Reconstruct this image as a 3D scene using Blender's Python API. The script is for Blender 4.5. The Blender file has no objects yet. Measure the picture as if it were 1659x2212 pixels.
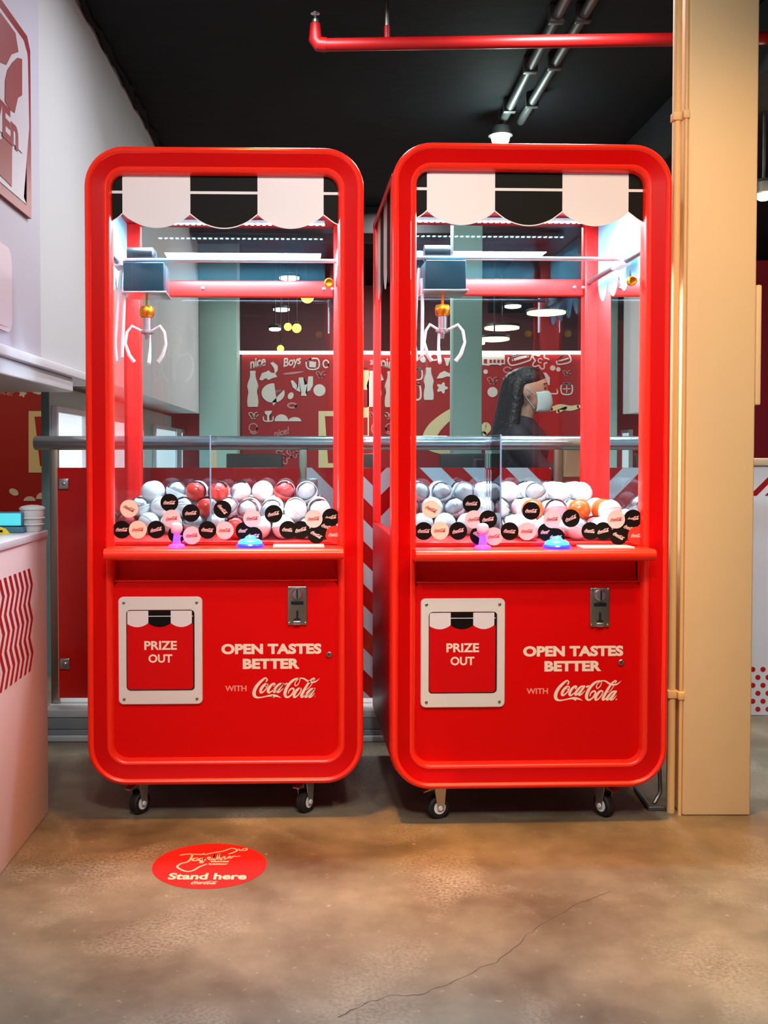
import bpy, bmesh, math, random
from mathutils import Vector, Matrix, Euler
random.seed(7)
PI = math.pi
S = bpy.context.scene
COL = S.collection

# ------------------------------------------------------------------ camera
IW, IH = 1659.0, 2212.0
F, PPX, HOR, CAMH, PITCH = 2230.0, 700.0, 985.0, 1.045, math.radians(1.6)
PPY = HOR + F*math.tan(PITCH)
cam_d = bpy.data.cameras.new('camera'); cam = bpy.data.objects.new('camera', cam_d); COL.objects.link(cam)
cam.location = (0, 0, CAMH); cam.rotation_euler = (PI/2 - PITCH, 0, 0)
cam_d.sensor_fit = 'VERTICAL'; cam_d.sensor_height = 36.0; cam_d.sensor_width = 27.0
cam_d.lens = F*36.0/IH
cam_d.shift_x = (IW/2 - PPX)/IH; cam_d.shift_y = (PPY - IH/2)/IH
cam_d.clip_start = 0.05; cam_d.clip_end = 100
S.camera = cam

def W(x, y, Y):
    """world point seen at photo pixel (x, y) at depth Y"""
    s, c = math.sin(PITCH), math.cos(PITCH)
    t = (PPY - y)/F
    dz = Y*(t*c - s)/(c + t*s)
    zc = Y*c - dz*s
    return Vector(((x-PPX)*zc/F, Y, CAMH + dz))
def FL(x, y):
    """floor point at photo pixel"""
    s, c = math.sin(PITCH), math.cos(PITCH)
    t = (PPY - y)/F
    Y = -CAMH*(c + t*s)/(t*c - s)
    return W(x, y, Y)
def WX(x, y, X):
    """point on the plane X = const"""
    Y = 4.0
    for _ in range(12):
        p = W(x, y, Y); Y *= X/p.x
    return W(x, y, Y)

# ------------------------------------------------------------------ world, exposure
S.view_settings.view_transform = 'Standard'; S.view_settings.look = 'None'
S.view_settings.gamma = 1.0; S.view_settings.use_curve_mapping = False
S.view_settings.exposure = 0.0
wd = bpy.data.worlds.new('world'); S.world = wd; wd.use_nodes = True
bg = wd.node_tree.nodes['Background']; bg.inputs[0].default_value = (0.90, 0.92, 1.0, 1); bg.inputs[1].default_value = 0.12

# ------------------------------------------------------------------ colour and materials
def lin(v):
    v /= 255.0
    return v/12.92 if v <= .04045 else ((v+.055)/1.055)**2.4
def rgb(r, g, b): return (lin(r), lin(g), lin(b), 1.0)
MATS = {}
def mat(name, col, rough=.5, metal=0.0, spec=.5, emit=None, es=0.0, coat=0.0, noise=0.0, nscale=6.0, bump=0.0, bscale=40.0, trans=0.0, alpha=1.0):
    m = bpy.data.materials.new(name); m.use_nodes = True; MATS[name] = m
    nt = m.node_tree; b = nt.nodes['Principled BSDF']
    b.inputs['Base Color'].default_value = col; b.inputs['Roughness'].default_value = rough
    b.inputs['Metallic'].default_value = metal; b.inputs['Specular IOR Level'].default_value = spec
    b.inputs['Coat Weight'].default_value = coat; b.inputs['Transmission Weight'].default_value = trans
    b.inputs['Alpha'].default_value = alpha
    if emit: b.inputs['Emission Color'].default_value = emit; b.inputs['Emission Strength'].default_value = es
    if noise or bump:
        tc = nt.nodes.new('ShaderNodeTexCoord')
    if noise:
        n = nt.nodes.new('ShaderNodeTexNoise'); n.inputs['Scale'].default_value = nscale; n.inputs['Detail'].default_value = 6
        nt.links.new(tc.outputs['Object'], n.inputs['Vector'])
        mx = nt.nodes.new('ShaderNodeMix'); mx.data_type = 'RGBA'
        mx.inputs[6].default_value = tuple(c*(1-noise) for c in col[:3])+(1,)
        mx.inputs[7].default_value = tuple(min(1, c*(1+noise)) for c in col[:3])+(1,)
        nt.links.new(n.outputs['Fac'], mx.inputs[0]); nt.links.new(mx.outputs[2], b.inputs['Base Color'])
    if bump:
        n2 = nt.nodes.new('ShaderNodeTexNoise'); n2.inputs['Scale'].default_value = bscale; n2.inputs['Detail'].default_value = 4
        nt.links.new(tc.outputs['Object'], n2.inputs['Vector'])
        bp = nt.nodes.new('ShaderNodeBump'); bp.inputs['Strength'].default_value = bump; bp.inputs['Distance'].default_value = .02
        nt.links.new(n2.outputs['Fac'], bp.inputs['Height']); nt.links.new(bp.outputs['Normal'], b.inputs['Normal'])
    return m
def glassmat(name, tint, ior=1.45, refl=1.0, rcol=(1, 1, 1, 1)):
    """thin clear sheet: straight transmission plus Fresnel reflection"""
    m = bpy.data.materials.new(name); m.use_nodes = True; MATS[name] = m
    nt = m.node_tree; nt.nodes.clear()
    o = nt.nodes.new('ShaderNodeOutputMaterial'); mx = nt.nodes.new('ShaderNodeMixShader')
    t = nt.nodes.new('ShaderNodeBsdfTransparent'); t.inputs[0].default_value = tint
    g = nt.nodes.new('ShaderNodeBsdfGlossy'); g.inputs['Roughness'].default_value = .01; g.inputs[0].default_value = rcol
    f = nt.nodes.new('ShaderNodeFresnel'); f.inputs[0].default_value = ior
    k = nt.nodes.new('ShaderNodeMath'); k.operation = 'MULTIPLY'; k.inputs[1].default_value = refl
    nt.links.new(f.outputs[0], k.inputs[0]); nt.links.new(k.outputs[0], mx.inputs[0])
    nt.links.new(t.outputs[0], mx.inputs[1]); nt.links.new(g.outputs[0], mx.inputs[2]); nt.links.new(mx.outputs[0], o.inputs[0])
    return m

M = {}
M['red_face'] = mat('red_face', rgb(206, 0, 0), .40, spec=.16)
M['red_lip_lit'] = mat('red_lip_lit', rgb(255, 44, 22), .30, spec=.45)  # lip plastic with the light its edges catch put into the colour
M['red_panel'] = mat('red_panel', rgb(222, 0, 0), .45, spec=.16)
M['red_side'] = mat('red_side', rgb(190, 10, 14), .32)
M['red_inner'] = mat('red_inner', rgb(232, 26, 20), .35)
M['red_flap'] = mat('red_flap', rgb(214, 2, 6), .5, spec=.16)
M['cream_print'] = mat('cream_print', rgb(250, 225, 200), .5)
M['salmon_print'] = mat('salmon_print', rgb(246, 150, 130), .5)
M['white_print'] = mat('white_print', rgb(232, 222, 220), .45)
M['black_print'] = mat('black_print', rgb(16, 13, 10), .6, spec=.12)
M['pink_print'] = mat('pink_print', rgb(240, 205, 205), .45)
M['red_print'] = mat('red_print', rgb(170, 40, 30), .45)
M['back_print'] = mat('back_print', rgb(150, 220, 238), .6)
M['white_plastic'] = mat('white_plastic', rgb(226, 218, 210), .4)
M['steel'] = mat('steel', rgb(205, 208, 212), .30, 1.0)
M['rail_steel'] = mat('rail_steel', rgb(215, 222, 228), .27, .9)
M['brushed'] = mat('brushed', rgb(168, 160, 148), .34, 1.0)
M['dark_metal'] = mat('dark_metal', rgb(40, 42, 46), .4, .6)
M['grey_metal'] = mat('grey_metal', rgb(120, 124, 128), .35, .9)
M['black'] = mat('black', rgb(14, 14, 15), .5)
M['rubber'] = mat('rubber', rgb(20, 20, 21), .6)
M['gold'] = mat('gold', rgb(226, 150, 40), .3, .9)
M['blue_dark'] = mat('blue_dark', rgb(16, 50, 62), .4, spec=.3)
M['lead'] = mat('lead', rgb(225, 228, 230), .4)
M['led'] = mat('led', rgb(255, 255, 255), .4, emit=(.62, .86, 1, 1), es=45)
M['led_side'] = mat('led_side', rgb(255, 255, 255), .4, emit=(.85, .94, 1, 1), es=7)
M['button_glow'] = mat('button_glow', rgb(60, 150, 240), .25, emit=(.02, .25, 1, 1), es=3.0)
M['button_rim'] = mat('button_rim', rgb(30, 50, 200), .3, emit=(.02, .04, .9, 1), es=1.6)
M['stick_glow'] = mat('stick_glow', rgb(120, 70, 240), .2, emit=(.22, .05, 1, 1), es=2.2)
M['stick_ball'] = mat('stick_ball', rgb(235, 215, 245), .2)
M['glass'] = glassmat('glass', (.93, .97, .97, 1), 1.45)
M['glass_rear'] = glassmat('glass_rear', (.74, .88, .88, 1), 1.75, 1.0, (.62, .88, 1, 1))
M['glass_front'] = glassmat('glass_front', (.96, .985, .985, 1), 1.40)
M['acrylic'] = glassmat('acrylic', (.88, .93, .96, 1), 1.45)
M['acrylic_edge'] = mat('acrylic_edge', rgb(170, 190, 220), .3, alpha=.6)
M['shell_clear'] = glassmat('shell_clear', (.95, .95, .97, 1), 1.45, 1.0)
M['shell_white'] = mat('shell_white', rgb(240, 240, 240), .3, coat=.3)
M['shell_pink'] = mat('shell_pink', rgb(240, 170, 178), .3, coat=.3)
M['shell_red'] = mat('shell_red', rgb(225, 62, 48), .25, coat=.4)
M['shell_orange'] = mat('shell_orange', rgb(245, 95, 18), .22, coat=.5)
M['filling'] = mat('filling', rgb(236, 236, 238), .7)
M['filling_red'] = mat('filling_red', rgb(230, 80, 80), .6)
M['wall_white'] = mat('wall_white', rgb(214, 213, 218), .6, noise=.02, nscale=2, bump=.03)
M['wall_panel'] = mat('wall_panel', rgb(208, 204, 222), .5)
M['trim_white'] = mat('trim_white', rgb(226, 226, 236), .45)
M['sign_red'] = mat('sign_red', rgb(150, 30, 44), .4)
M['sign_dark'] = mat('sign_dark', rgb(150, 52, 58), .45)
M['sign_white'] = mat('sign_white', rgb(212, 205, 216), .45)
M['pale_panel'] = mat('pale_panel', rgb(228, 208, 220), .45)
M['ceil'] = mat('ceil', rgb(31, 33, 36), .8, spec=.08, noise=.35, nscale=1.1, bump=.25, bscale=7)
M['ceil_beam'] = mat('ceil_beam', rgb(40, 40, 42), .8, spec=.1, noise=.2, nscale=2, bump=.1, bscale=9)
M['foam'] = mat('foam', rgb(14, 14, 15), .8, spec=.2, bump=.4, bscale=60)
M['pipe_red'] = mat('pipe_red', rgb(165, 12, 14), .45)
M['pipe_grey'] = mat('pipe_grey', rgb(64, 68, 68), .5, .2)
M['cream'] = mat('cream', rgb(242, 205, 150), .6, noise=.03, nscale=3, bump=.06, bscale=14)
M['cream_pipe'] = mat('cream_pipe', rgb(232, 190, 125), .5)
M['pale_green'] = mat('pale_green', rgb(176, 208, 198), .6)
M['pale_teal'] = mat('pale_teal', rgb(196, 216, 214), .6)
M['teal_dark'] = mat('teal_dark', rgb(108, 140, 140), .6)
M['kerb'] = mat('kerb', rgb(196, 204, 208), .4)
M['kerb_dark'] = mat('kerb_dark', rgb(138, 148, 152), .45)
M['hall_dark'] = mat('hall_dark', rgb(126, 76, 80), .8)
M['far_red'] = mat('far_red', rgb(176, 30, 30), .5)
M['far_white'] = mat('far_white', rgb(236, 222, 214), .5)
M['far_cream'] = mat('far_cream', rgb(240, 222, 170), .5)
M['far_grey'] = mat('far_grey', rgb(140, 120, 118), .5)
M['far_pink'] = mat('far_pink', rgb(214, 140, 140), .5)
M['far_led'] = mat('far_led', rgb(255, 240, 236), .5, emit=(1, .86, .82, 1), es=6)
M['panel_red'] = mat('panel_red', rgb(206, 16, 14), .2, coat=.4)
M['panel_white'] = mat('panel_white', rgb(225, 232, 245), .3)
M['panel_edge'] = mat('panel_edge', rgb(250, 120, 100), .3)
M['counter'] = mat('counter', rgb(248, 220, 220), .45)
M['counter_top'] = mat('counter_top', rgb(240, 235, 240), .35)
M['zigzag'] = mat('zigzag', rgb(176, 14, 24), .45)
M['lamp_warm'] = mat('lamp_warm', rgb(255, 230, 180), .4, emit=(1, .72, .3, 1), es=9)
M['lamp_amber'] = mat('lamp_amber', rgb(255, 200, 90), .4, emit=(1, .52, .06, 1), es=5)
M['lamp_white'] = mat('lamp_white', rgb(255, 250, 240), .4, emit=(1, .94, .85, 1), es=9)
M['lamp_cool'] = mat('lamp_cool', rgb(240, 255, 250), .4, emit=(.75, 1, .92, 1), es=60)
M['lamp_body'] = mat('lamp_body', rgb(60, 60, 60), .5)
M['daylight'] = mat('daylight', rgb(225, 240, 250), .4, emit=(.80, .93, 1, 1), es=.72)
M['disc_red'] = mat('disc_red', rgb(222, 22, 16), .45)
M['disc_print'] = mat('disc_print', rgb(250, 200, 180), .5)
M['skin'] = mat('skin', rgb(205, 150, 125), .5)
M['hair'] = mat('hair', rgb(34, 26, 26), .45, bump=.5, bscale=50)
M['jacket'] = mat('jacket', rgb(46, 36, 48), .7, noise=.3, nscale=12)
M['trousers'] = mat('trousers', rgb(38, 40, 56), .8)
M['mask'] = mat('mask', rgb(190, 222, 224), .6)
M['eye'] = mat('eye', rgb(20, 14, 12), .2)
M['wood_dark'] = mat('wood_dark', rgb(70, 58, 56), .5)
M['wood_cream'] = mat('wood_cream', rgb(226, 206, 168), .5)
M['table'] = mat('table', rgb(120, 116, 120), .4)
M['paper_tan'] = mat('paper_tan', rgb(190, 140, 105), .7)
M['tub_white'] = mat('tub_white', rgb(205, 208, 210), .5)
M['teal_screen'] = mat('teal_screen', rgb(70, 200, 215), .3, emit=(.1, .65, .75, 1), es=.6)
M['yellow'] = mat('yellow', rgb(245, 215, 30), .45)
M['blue_grey'] = mat('blue_grey', rgb(70, 120, 145), .5)

def floor_material():
    m = bpy.data.materials.new('polished_concrete'); m.use_nodes = True
    nt = m.node_tree; b = nt.nodes['Principled BSDF']; N = nt.nodes.new; L = nt.links.new
    tc = N('ShaderNodeTexCoord')
    n1 = N('ShaderNodeTexNoise'); n1.inputs['Scale'].default_value = 1.6; n1.inputs['Detail'].default_value = 9; n1.inputs['Roughness'].default_value = .62; n1.inputs['Distortion'].default_value = .0
    n2 = N('ShaderNodeTexNoise'); n2.inputs['Scale'].default_value = 9; n2.inputs['Detail'].default_value = 8; n2.inputs['Roughness'].default_value = .7
    n3 = N('ShaderNodeTexNoise'); n3.inputs['Scale'].default_value = 55; n3.inputs['Detail'].default_value = 3
    for n in (n1, n2, n3): L(tc.outputs['Object'], n.inputs['Vector'])
    r1 = N('ShaderNodeValToRGB'); e = r1.color_ramp.elements
    e[0].position = .32; e[0].color = rgb(74, 66, 50); e[1].position = .68; e[1].color = rgb(142, 133, 114)
    L(n1.outputs['Fac'], r1.inputs[0])
    r2 = N('ShaderNodeValToRGB'); e = r2.color_ramp.elements
    e[0].position = .05; e[0].color = (.60, .58, .55, 1); e[1].position = .72; e[1].color = (1.12, 1.1, 1.08, 1)
    L(n2.outputs['Fac'], r2.inputs[0])
    mx = N('ShaderNodeMix'); mx.data_type = 'RGBA'; mx.blend_type = 'MULTIPLY'; mx.inputs[0].default_value = 1
    L(r1.outputs[0], mx.inputs[6]); L(r2.outputs[0], mx.inputs[7])
    # pale scuff flecks
    r3 = N('ShaderNodeValToRGB'); e = r3.color_ramp.elements; e[0].position = .66; e[0].color = (0, 0, 0, 1); e[1].position = .80; e[1].color = (.5, .5, .5, 1)
    L(n3.outputs['Fac'], r3.inputs[0])
    mx2 = N('ShaderNodeMix'); mx2.data_type = 'RGBA'; mx2.inputs[7].default_value = rgb(196, 184, 162)
    L(r3.outputs[0], mx2.inputs[0]); L(mx.outputs[2], mx2.inputs[6])
    # pale worn patches
    n4 = N('ShaderNodeTexNoise'); n4.inputs['Scale'].default_value = 2.3; n4.inputs['Detail'].default_value = 4; n4.inputs['Distortion'].default_value = .8
    n5 = N('ShaderNodeTexNoise'); n5.inputs['Scale'].default_value = 120; n5.inputs['Detail'].default_value = 5
    L(tc.outputs['Object'], n4.inputs['Vector']); L(tc.outputs['Object'], n5.inputs['Vector'])
    ra = N('ShaderNodeMapRange'); ra.inputs[1].default_value = .52; ra.inputs[2].default_value = .66; L(n4.outputs['Fac'], ra.inputs[0])
    rb_ = N('ShaderNodeMapRange'); rb_.inputs[1].default_value = .38; rb_.inputs[2].default_value = .60; rb_.inputs[4].default_value = .32; L(n5.outputs['Fac'], rb_.inputs[0])
    mm = N('ShaderNodeMath'); mm.operation = 'MULTIPLY'; L(ra.outputs[0], mm.inputs[0]); L(rb_.outputs[0], mm.inputs[1])
    mx3 = N('ShaderNodeMix'); mx3.data_type = 'RGBA'; mx3.inputs[7].default_value = rgb(196, 190, 174)
    L(mm.outputs[0], mx3.inputs[0]); L(mx2.outputs[2], mx3.inputs[6])
    L(mx3.outputs[2], b.inputs['Base Color'])
    rr = N('ShaderNodeMapRange'); rr.inputs[1].default_value = .3; rr.inputs[2].default_value = .7; rr.inputs[3].default_value = .30; rr.inputs[4].default_value = .42
    L(n1.outputs['Fac'], rr.inputs[0]); L(rr.outputs[0], b.inputs['Roughness'])
    bp = N('ShaderNodeBump'); bp.inputs['Strength'].default_value = .05; bp.inputs['Distance'].default_value = .01
    L(n2.outputs['Fac'], bp.inputs['Height']); L(bp.outputs['Normal'], b.inputs['Normal'])
    return m
M['floor'] = floor_material()
M['crack'] = mat('crack', rgb(66, 56, 44), .8)

# ------------------------------------------------------------------ mesh helpers
class MB:
    def __init__(s): s.v = []; s.f = []; s.mi = []; s.sm = []
    def add(s, vs, fs, mi=0, smooth=False):
        o = len(s.v); s.v += [tuple(v) for v in vs]
        for f in fs: s.f.append(tuple(i+o for i in f)); s.mi.append(mi); s.sm.append(smooth)
        return s
    def box(s, x0, x1, y0, y1, z0, z1, b=0.0, mi=0):
        if b <= 0:
            vs = [(x, y, z) for x in (x0, x1) for y in (y0, y1) for z in (z0, z1)]
            return s.add(vs, [(0,1,3,2),(4,6,7,5),(0,4,5,1),(2,3,7,6),(0,2,6,4),(1,5,7,3)], mi)
        bm = bmesh.new(); bmesh.ops.create_cube(bm, size=1)
        for v in bm.verts: v.co = Vector(((x0+x1)/2+v.co.x*(x1-x0), (y0+y1)/2+v.co.y*(y1-y0), (z0+z1)/2+v.co.z*(z1-z0)))
        bmesh.ops.bevel(bm, geom=bm.edges[:], offset=b, segments=3, profile=.5, affect='EDGES')
        return s.bm(bm, mi, True)
    def bm(s, bm, mi=0, smooth=False):
        bm.verts.index_update()
        s.add([v.co for v in bm.verts], [[v.index for v in f.verts] for f in bm.faces], mi, smooth); bm.free(); return s
    def tube(s, pts, r, n=10, mi=0, caps=True, closed=False):
        pts = [Vector(p) for p in pts]; k = len(pts)
        rs = r if isinstance(r, (list, tuple)) else [r]*k
        vs = []; fs = []; up = None
        for i in range(k):
            a = pts[(i-1) % k] if (closed or i > 0) else pts[i]; b = pts[(i+1) % k] if (closed or i < k-1) else pts[i]
            t = (b-a); t = t.normalized() if t.length > 1e-9 else Vector((0, 0, 1))
            if up is None:
                up = t.orthogonal().normalized()
            else:
                up = (up - t*up.dot(t)); up = up.normalized() if up.length > 1e-6 else t.orthogonal().normalized()
            w = t.cross(up)
            for j in range(n):
                an = 2*PI*j/n; vs.append(pts[i] + (up*math.cos(an)+w*math.sin(an))*rs[i])
        for i in range(k if closed else k-1):
            for j in range(n):
                a = i*n+j; b = i*n+(j+1) % n; c = ((i+1) % k)*n+(j+1) % n; d = ((i+1) % k)*n+j
                fs.append((a, b, c, d))
        if caps and not closed: fs += [tuple(range(n))[::-1], tuple(range((k-1)*n, k*n))]
        return s.add(vs, fs, mi, True)
    def lathe(s, prof, c=(0,0,0), axis='z', n=24, mi=0, caps=True):
        """prof: list of (radius, height) along the axis"""
        vs = []; fs = []
        for r, h in prof:
            for j in range(n):
                a = 2*PI*j/n; u, w = r*math.cos(a), r*math.sin(a)
                p = {'z': (u, w, h), 'y': (u, h, w), 'x': (h, u, w)}[axis]
                vs.append((c[0]+p[0], c[1]+p[1], c[2]+p[2]))
        for i in range(len(prof)-1):
            for j in range(n): fs.append((i*n+j, i*n+(j+1) % n, (i+1)*n+(j+1) % n, (i+1)*n+j))
        if caps: fs += [tuple(range(n))[::-1], tuple(range((len(prof)-1)*n, len(prof)*n))]
        return s.add(vs, fs, mi, True)
    def ball(s, c, r, n=16, m=10, mi=0):
        if not isinstance(r, (tuple, list)): r = (r, r, r)
        prof = [(math.sin(PI*i/m), -math.cos(PI*i/m)) for i in range(m+1)]
        vs = []; fs = []
        for a, h in prof:
            a = max(a, 1e-4)
            for j in range(n): vs.append((c[0]+r[0]*a*math.cos(2*PI*j/n), c[1]+r[1]*a*math.sin(2*PI*j/n), c[2]+r[2]*h))
        for i in range(m):
            for j in range(n): fs.append((i*n+j, i*n+(j+1) % n, (i+1)*n+(j+1) % n, (i+1)*n+j))
        return s.add(vs, fs, mi, True)
    def prism(s, pts, fn, t0, t1, mi=0):
        """polygon pts (2D) mapped by fn(u, v, t) and given thickness t0..t1"""
        k = len(pts); vs = [fn(u, v, t0) for u, v in pts]+[fn(u, v, t1) for u, v in pts]
        bm = bmesh.new(); bv = [bm.verts.new(v) for v in vs]
        try:
            f1 = bm.faces.new(bv[:k]); f2 = bm.faces.new(bv[k:][::-1])
        except ValueError:
            bm.free(); return s
        for i in range(k):
            try: bm.faces.new((bv[i], bv[(i+1) % k], bv[k+(i+1) % k], bv[k+i]))
            except ValueError: pass
        bmesh.ops.triangulate(bm, faces=[f1, f2]); bmesh.ops.recalc_face_normals(bm, faces=bm.faces[:])
        return s.bm(bm, mi)
    def ribbon(s, pts, fn, t=0.0, sub=5, mi=0):
        """calligraphic stroke: pts of (u, v, width) smoothed by Catmull-Rom and mapped by fn(u, v, t)"""
        P = [Vector(p) for p in pts]; out = []
        for i in range(len(P)-1):
            p0 = P[max(i-1, 0)]; p1 = P[i]; p2 = P[i+1]; p3 = P[min(i+2, len(P)-1)]
            for k in range(sub):
                a = k/sub
                out.append(.5*((2*p1)+(-p0+p2)*a+(2*p0-5*p1+4*p2-p3)*a*a+(-p0+3*p1-3*p2+p3)*a**3))
        out.append(P[-1]); vs = []; n = len(out)
        for i in range(n):
            d = (out[min(i+1, n-1)]-out[max(i-1, 0)]).xy
            d = d.normalized() if d.length > 1e-9 else Vector((1, 0)); q = Vector((-d.y, d.x))
            w = max(out[i].z, .001)/2; c = out[i].xy
            vs += [fn(*(c+q*w), t), fn(*(c-q*w), t)]
        fs = [(2*i, 2*i+1, 2*i+3, 2*i+2) for i in range(n-1)]
        # round ends
        for e, dirn in ((0, -1), (n-1, 1)):
            c = out[e].xy; w = max(out[e].z, .001)/2
            cs = [fn(c.x+w*math.cos(2*PI*j/10), c.y+w*math.sin(2*PI*j/10), t) for j in range(10)]
            o = len(vs); vs += cs; fs.append(tuple(range(o, o+10)))
        return s.add(vs, fs, mi)
    def mesh(s, name, mats):
        me = bpy.data.meshes.new(name); me.from_pydata(s.v, [], s.f); me.update()
        for m in (mats if isinstance(mats, (list, tuple)) else [mats]): me.materials.append(M[m] if isinstance(m, str) else m)
        me.polygons.foreach_set('material_index', s.mi); me.polygons.foreach_set('use_smooth', s.sm)
        bm = bmesh.new(); bm.from_mesh(me); bmesh.ops.recalc_face_normals(bm, faces=bm.faces[:]); bm.to_mesh(me); bm.free()
        if any(s.sm):
            try: me.set_sharp_from_angle(angle=math.radians(38))
            except Exception: pass
        me.update(); return me
    def build(s, name, mats, parent=None, loc=None, rot=None):
        return link(name, s.mesh(name, mats), parent, loc, rot)
def link(name, data, parent=None, loc=None, rot=None):
    o = bpy.data.objects.new(name, data); COL.objects.link(o)
    if parent: o.parent = parent
    if loc is not None: o.location = loc
    if rot is not None: o.rotation_euler = rot
    return o
def tag(o, label=None, cat=None, group=None, kind=None):
    if label: o['label'] = label
    if cat: o['category'] = cat
    if group: o['group'] = group
    if kind: o['kind'] = kind
    return o
def thing(name, label, cat, loc=(0,0,0), rz=0.0, group=None):
    o = link(name, None, None, loc, (0, 0, rz)); o.empty_display_size = .1
    return tag(o, label, cat, group)
def struct(o): return tag(o, kind='structure')
def XZ(y, x0=0, z0=0, sx=1, sz=1):
    """2D (u, v) -> world/local plane facing -Y at depth y - t"""
    return lambda u, v, t=0: (x0+u*sx, y-t, z0+v*sz)
def rrect(w, h, r, n=8):
    """rounded rectangle loop, centred, half sizes w, h"""
    out = []
    r = max(min(r, w, h), 1e-4)
    for cx, cy, a0 in ((w-r, h-r, 0), (-w+r, h-r, PI/2), (-w+r, -h+r, PI), (w-r, -h+r, 1.5*PI)):
        for i in range(n+1):
            a = a0+PI/2*i/n; out.append((cx+r*math.cos(a), cy+r*math.sin(a)))
    return out
def ring_sweep(mb, w, h, r, prof, cz, n=10, mi=0, rmin=.02, close=False):
    """sweep a profile of (inset, y) round a rounded rectangle"""
    loops = []
    for d, y in prof:
        loops.append([(x, y, cz+z) for x, z in rrect(w-d, h-d, max(r-d, rmin), n)])
    k = len(loops[0]); vs = [p for l in loops for p in l]; fs = []
    for i in range(len(loops)-1 + (1 if close else 0)):
        i2 = (i+1) % len(loops)
        for j in range(k): fs.append((i*k+j, i*k+(j+1) % k, i2*k+(j+1) % k, i2*k+j))
    return mb.add(vs, fs, mi, True)
_TXT = {}
def text_pts(s, bold=0.0, shear=0.0, spacing=1.0):
    """flat text outline filled as (verts2d, faces), normalised to cap box width 1 x height 1"""
    key = (s, bold, shear, spacing)
    if key in _TXT: return _TXT[key]
    c = bpy.data.curves.new('txt', 'FONT'); c.body = s; c.size = 1; c.offset = bold; c.shear = shear; c.resolution_u = 4; c.space_character = spacing; c.fill_mode = 'FRONT'
    o = bpy.data.objects.new('txt', c); COL.objects.link(o)
    dg = bpy.context.evaluated_depsgraph_get(); me = bpy.data.meshes.new_from_object(o.evaluated_get(dg))
    v = [(p.co.x, p.co.y) for p in me.vertices]; f = [tuple(p.vertices) for p in me.polygons]
    bpy.data.objects.remove(o); bpy.data.curves.remove(c); bpy.data.meshes.remove(me)
    x0 = min(p[0] for p in v); x1 = max(p[0] for p in v); y0 = min(p[1] for p in v); y1 = max(p[1] for p in v)
    v = [((p[0]-x0)/(x1-x0)-.5, (p[1]-y0)/(y1-y0)-.5) for p in v]
    _TXT[key] = (v, f); return _TXT[key]
def put_text(mb, s, fn, cx, cy, w, h, bold=.03, mi=0, shear=0.0, spacing=1.0, rot=0.0, t=0):
    v, f = text_pts(s, bold, shear, spacing); ca, sa = math.cos(rot), math.sin(rot)
    return mb.add([fn(cx+ca*a*w-sa*b*h, cy+sa*a*w+ca*b*h, t) for a, b in v], f, mi)

# flowing script word mark, traced as strokes (x, y, stroke width)
SCRIPT = [
 [(428,195,36),(446,160,30),(430,124,24),(390,126,40),(300,200,58),(212,300,70),(158,410,76),(152,490,76),(180,540,62),(240,562,38),(320,556,28),(420,536,28),(520,518,44),(600,520,58),(680,534,36),(760,570,4)],
 [(560,530,30),(600,562,24)],
 [(440,250,30),(400,258,46),(335,325,60),(298,400,62),(306,448,46),(352,436,30),(420,368,26),(452,305,26),(458,262,28),(436,246,26)],
 [(452,300,20),(425,318,16),(398,296,10)],
 [(602,292,42),(624,256,30),(590,244,38),(530,292,55),(478,370,62),(468,428,60),(492,452,40),(540,428,28),(596,380,22)],
 [(790,250,32),(730,254,40),(662,315,50),(606,392,54),(604,440,46),(642,426,30),(720,340,24),(796,252,30)],
 [(800,250,44),(730,350,52),(678,424,52),(692,448,36),(740,424,26),(815,350,10)],
 [(852,264,40),(878,250,40),(908,238,14)],
 [(925,470,20),(950,402,30),(1008,360,40),(1048,374,38),(1042,430,36),(990,508,34),(930,552,40),(884,554,48),(854,516,66),(852,450,70),(892,340,68),(962,238,60),(1050,164,50),(1130,134,34),(1180,142,24),(1184,185,16),(1150,260,20),(1096,300,22),(1072,270,22),(1096,200,18),(1150,150,18)],
 [(1150,136,24),(1220,128,26),(1290,144,34),(1350,186,40),(1420,215,42),(1490,220,36),(1560,196,26),(1630,135,3)],
 [(1195,355,30),(1152,366,46),(1086,440,60),(1054,510,62),(1062,556,46),(1110,542,30),(1180,470,26),(1212,405,26),(1214,366,28),(1190,354,26)],
 [(1500,172,30),(1522,140,24),(1498,128,24),(1440,172,42),(1360,272,50),(1272,420,58),(1224,520,60),(1228,556,46),(1270,542,28),(1330,478,18)],
 [(1465,250,18),(1400,340,16),(1322,400,10)],
 [(1500,370,30),(1442,376,42),(1374,442,50),(1316,520,54),(1318,556,46),(1360,538,30),(1440,450,24),(1506,372,30)],
 [(1516,370,44),(1450,470,52),(1398,540,52),(1416,560,36),(1460,538,26),(1525,465,10)],
]
def script_mark(mb, fn, cx, cy, w, mi=0, sub=4, t=0, rot=0.0, dot=None):
    k = w/1520.0; ca, sa = math.cos(rot), math.sin(rot)
    def g(u, v, tt=0):
        return fn(cx+ca*u-sa*v, cy+sa*u+ca*v, t)
    for st in SCRIPT:
        mb.ribbon([((x-868)*k, (345-y)*k, ww*k) for x, y, ww in st], g, t, sub, mi)
    if dot is not None: mb.ribbon([((1522-868)*k, (345-552)*k, 40*k), ((1526-868)*k, (345-548)*k, 40*k)], g, t, 1, dot)
    return mb

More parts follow.
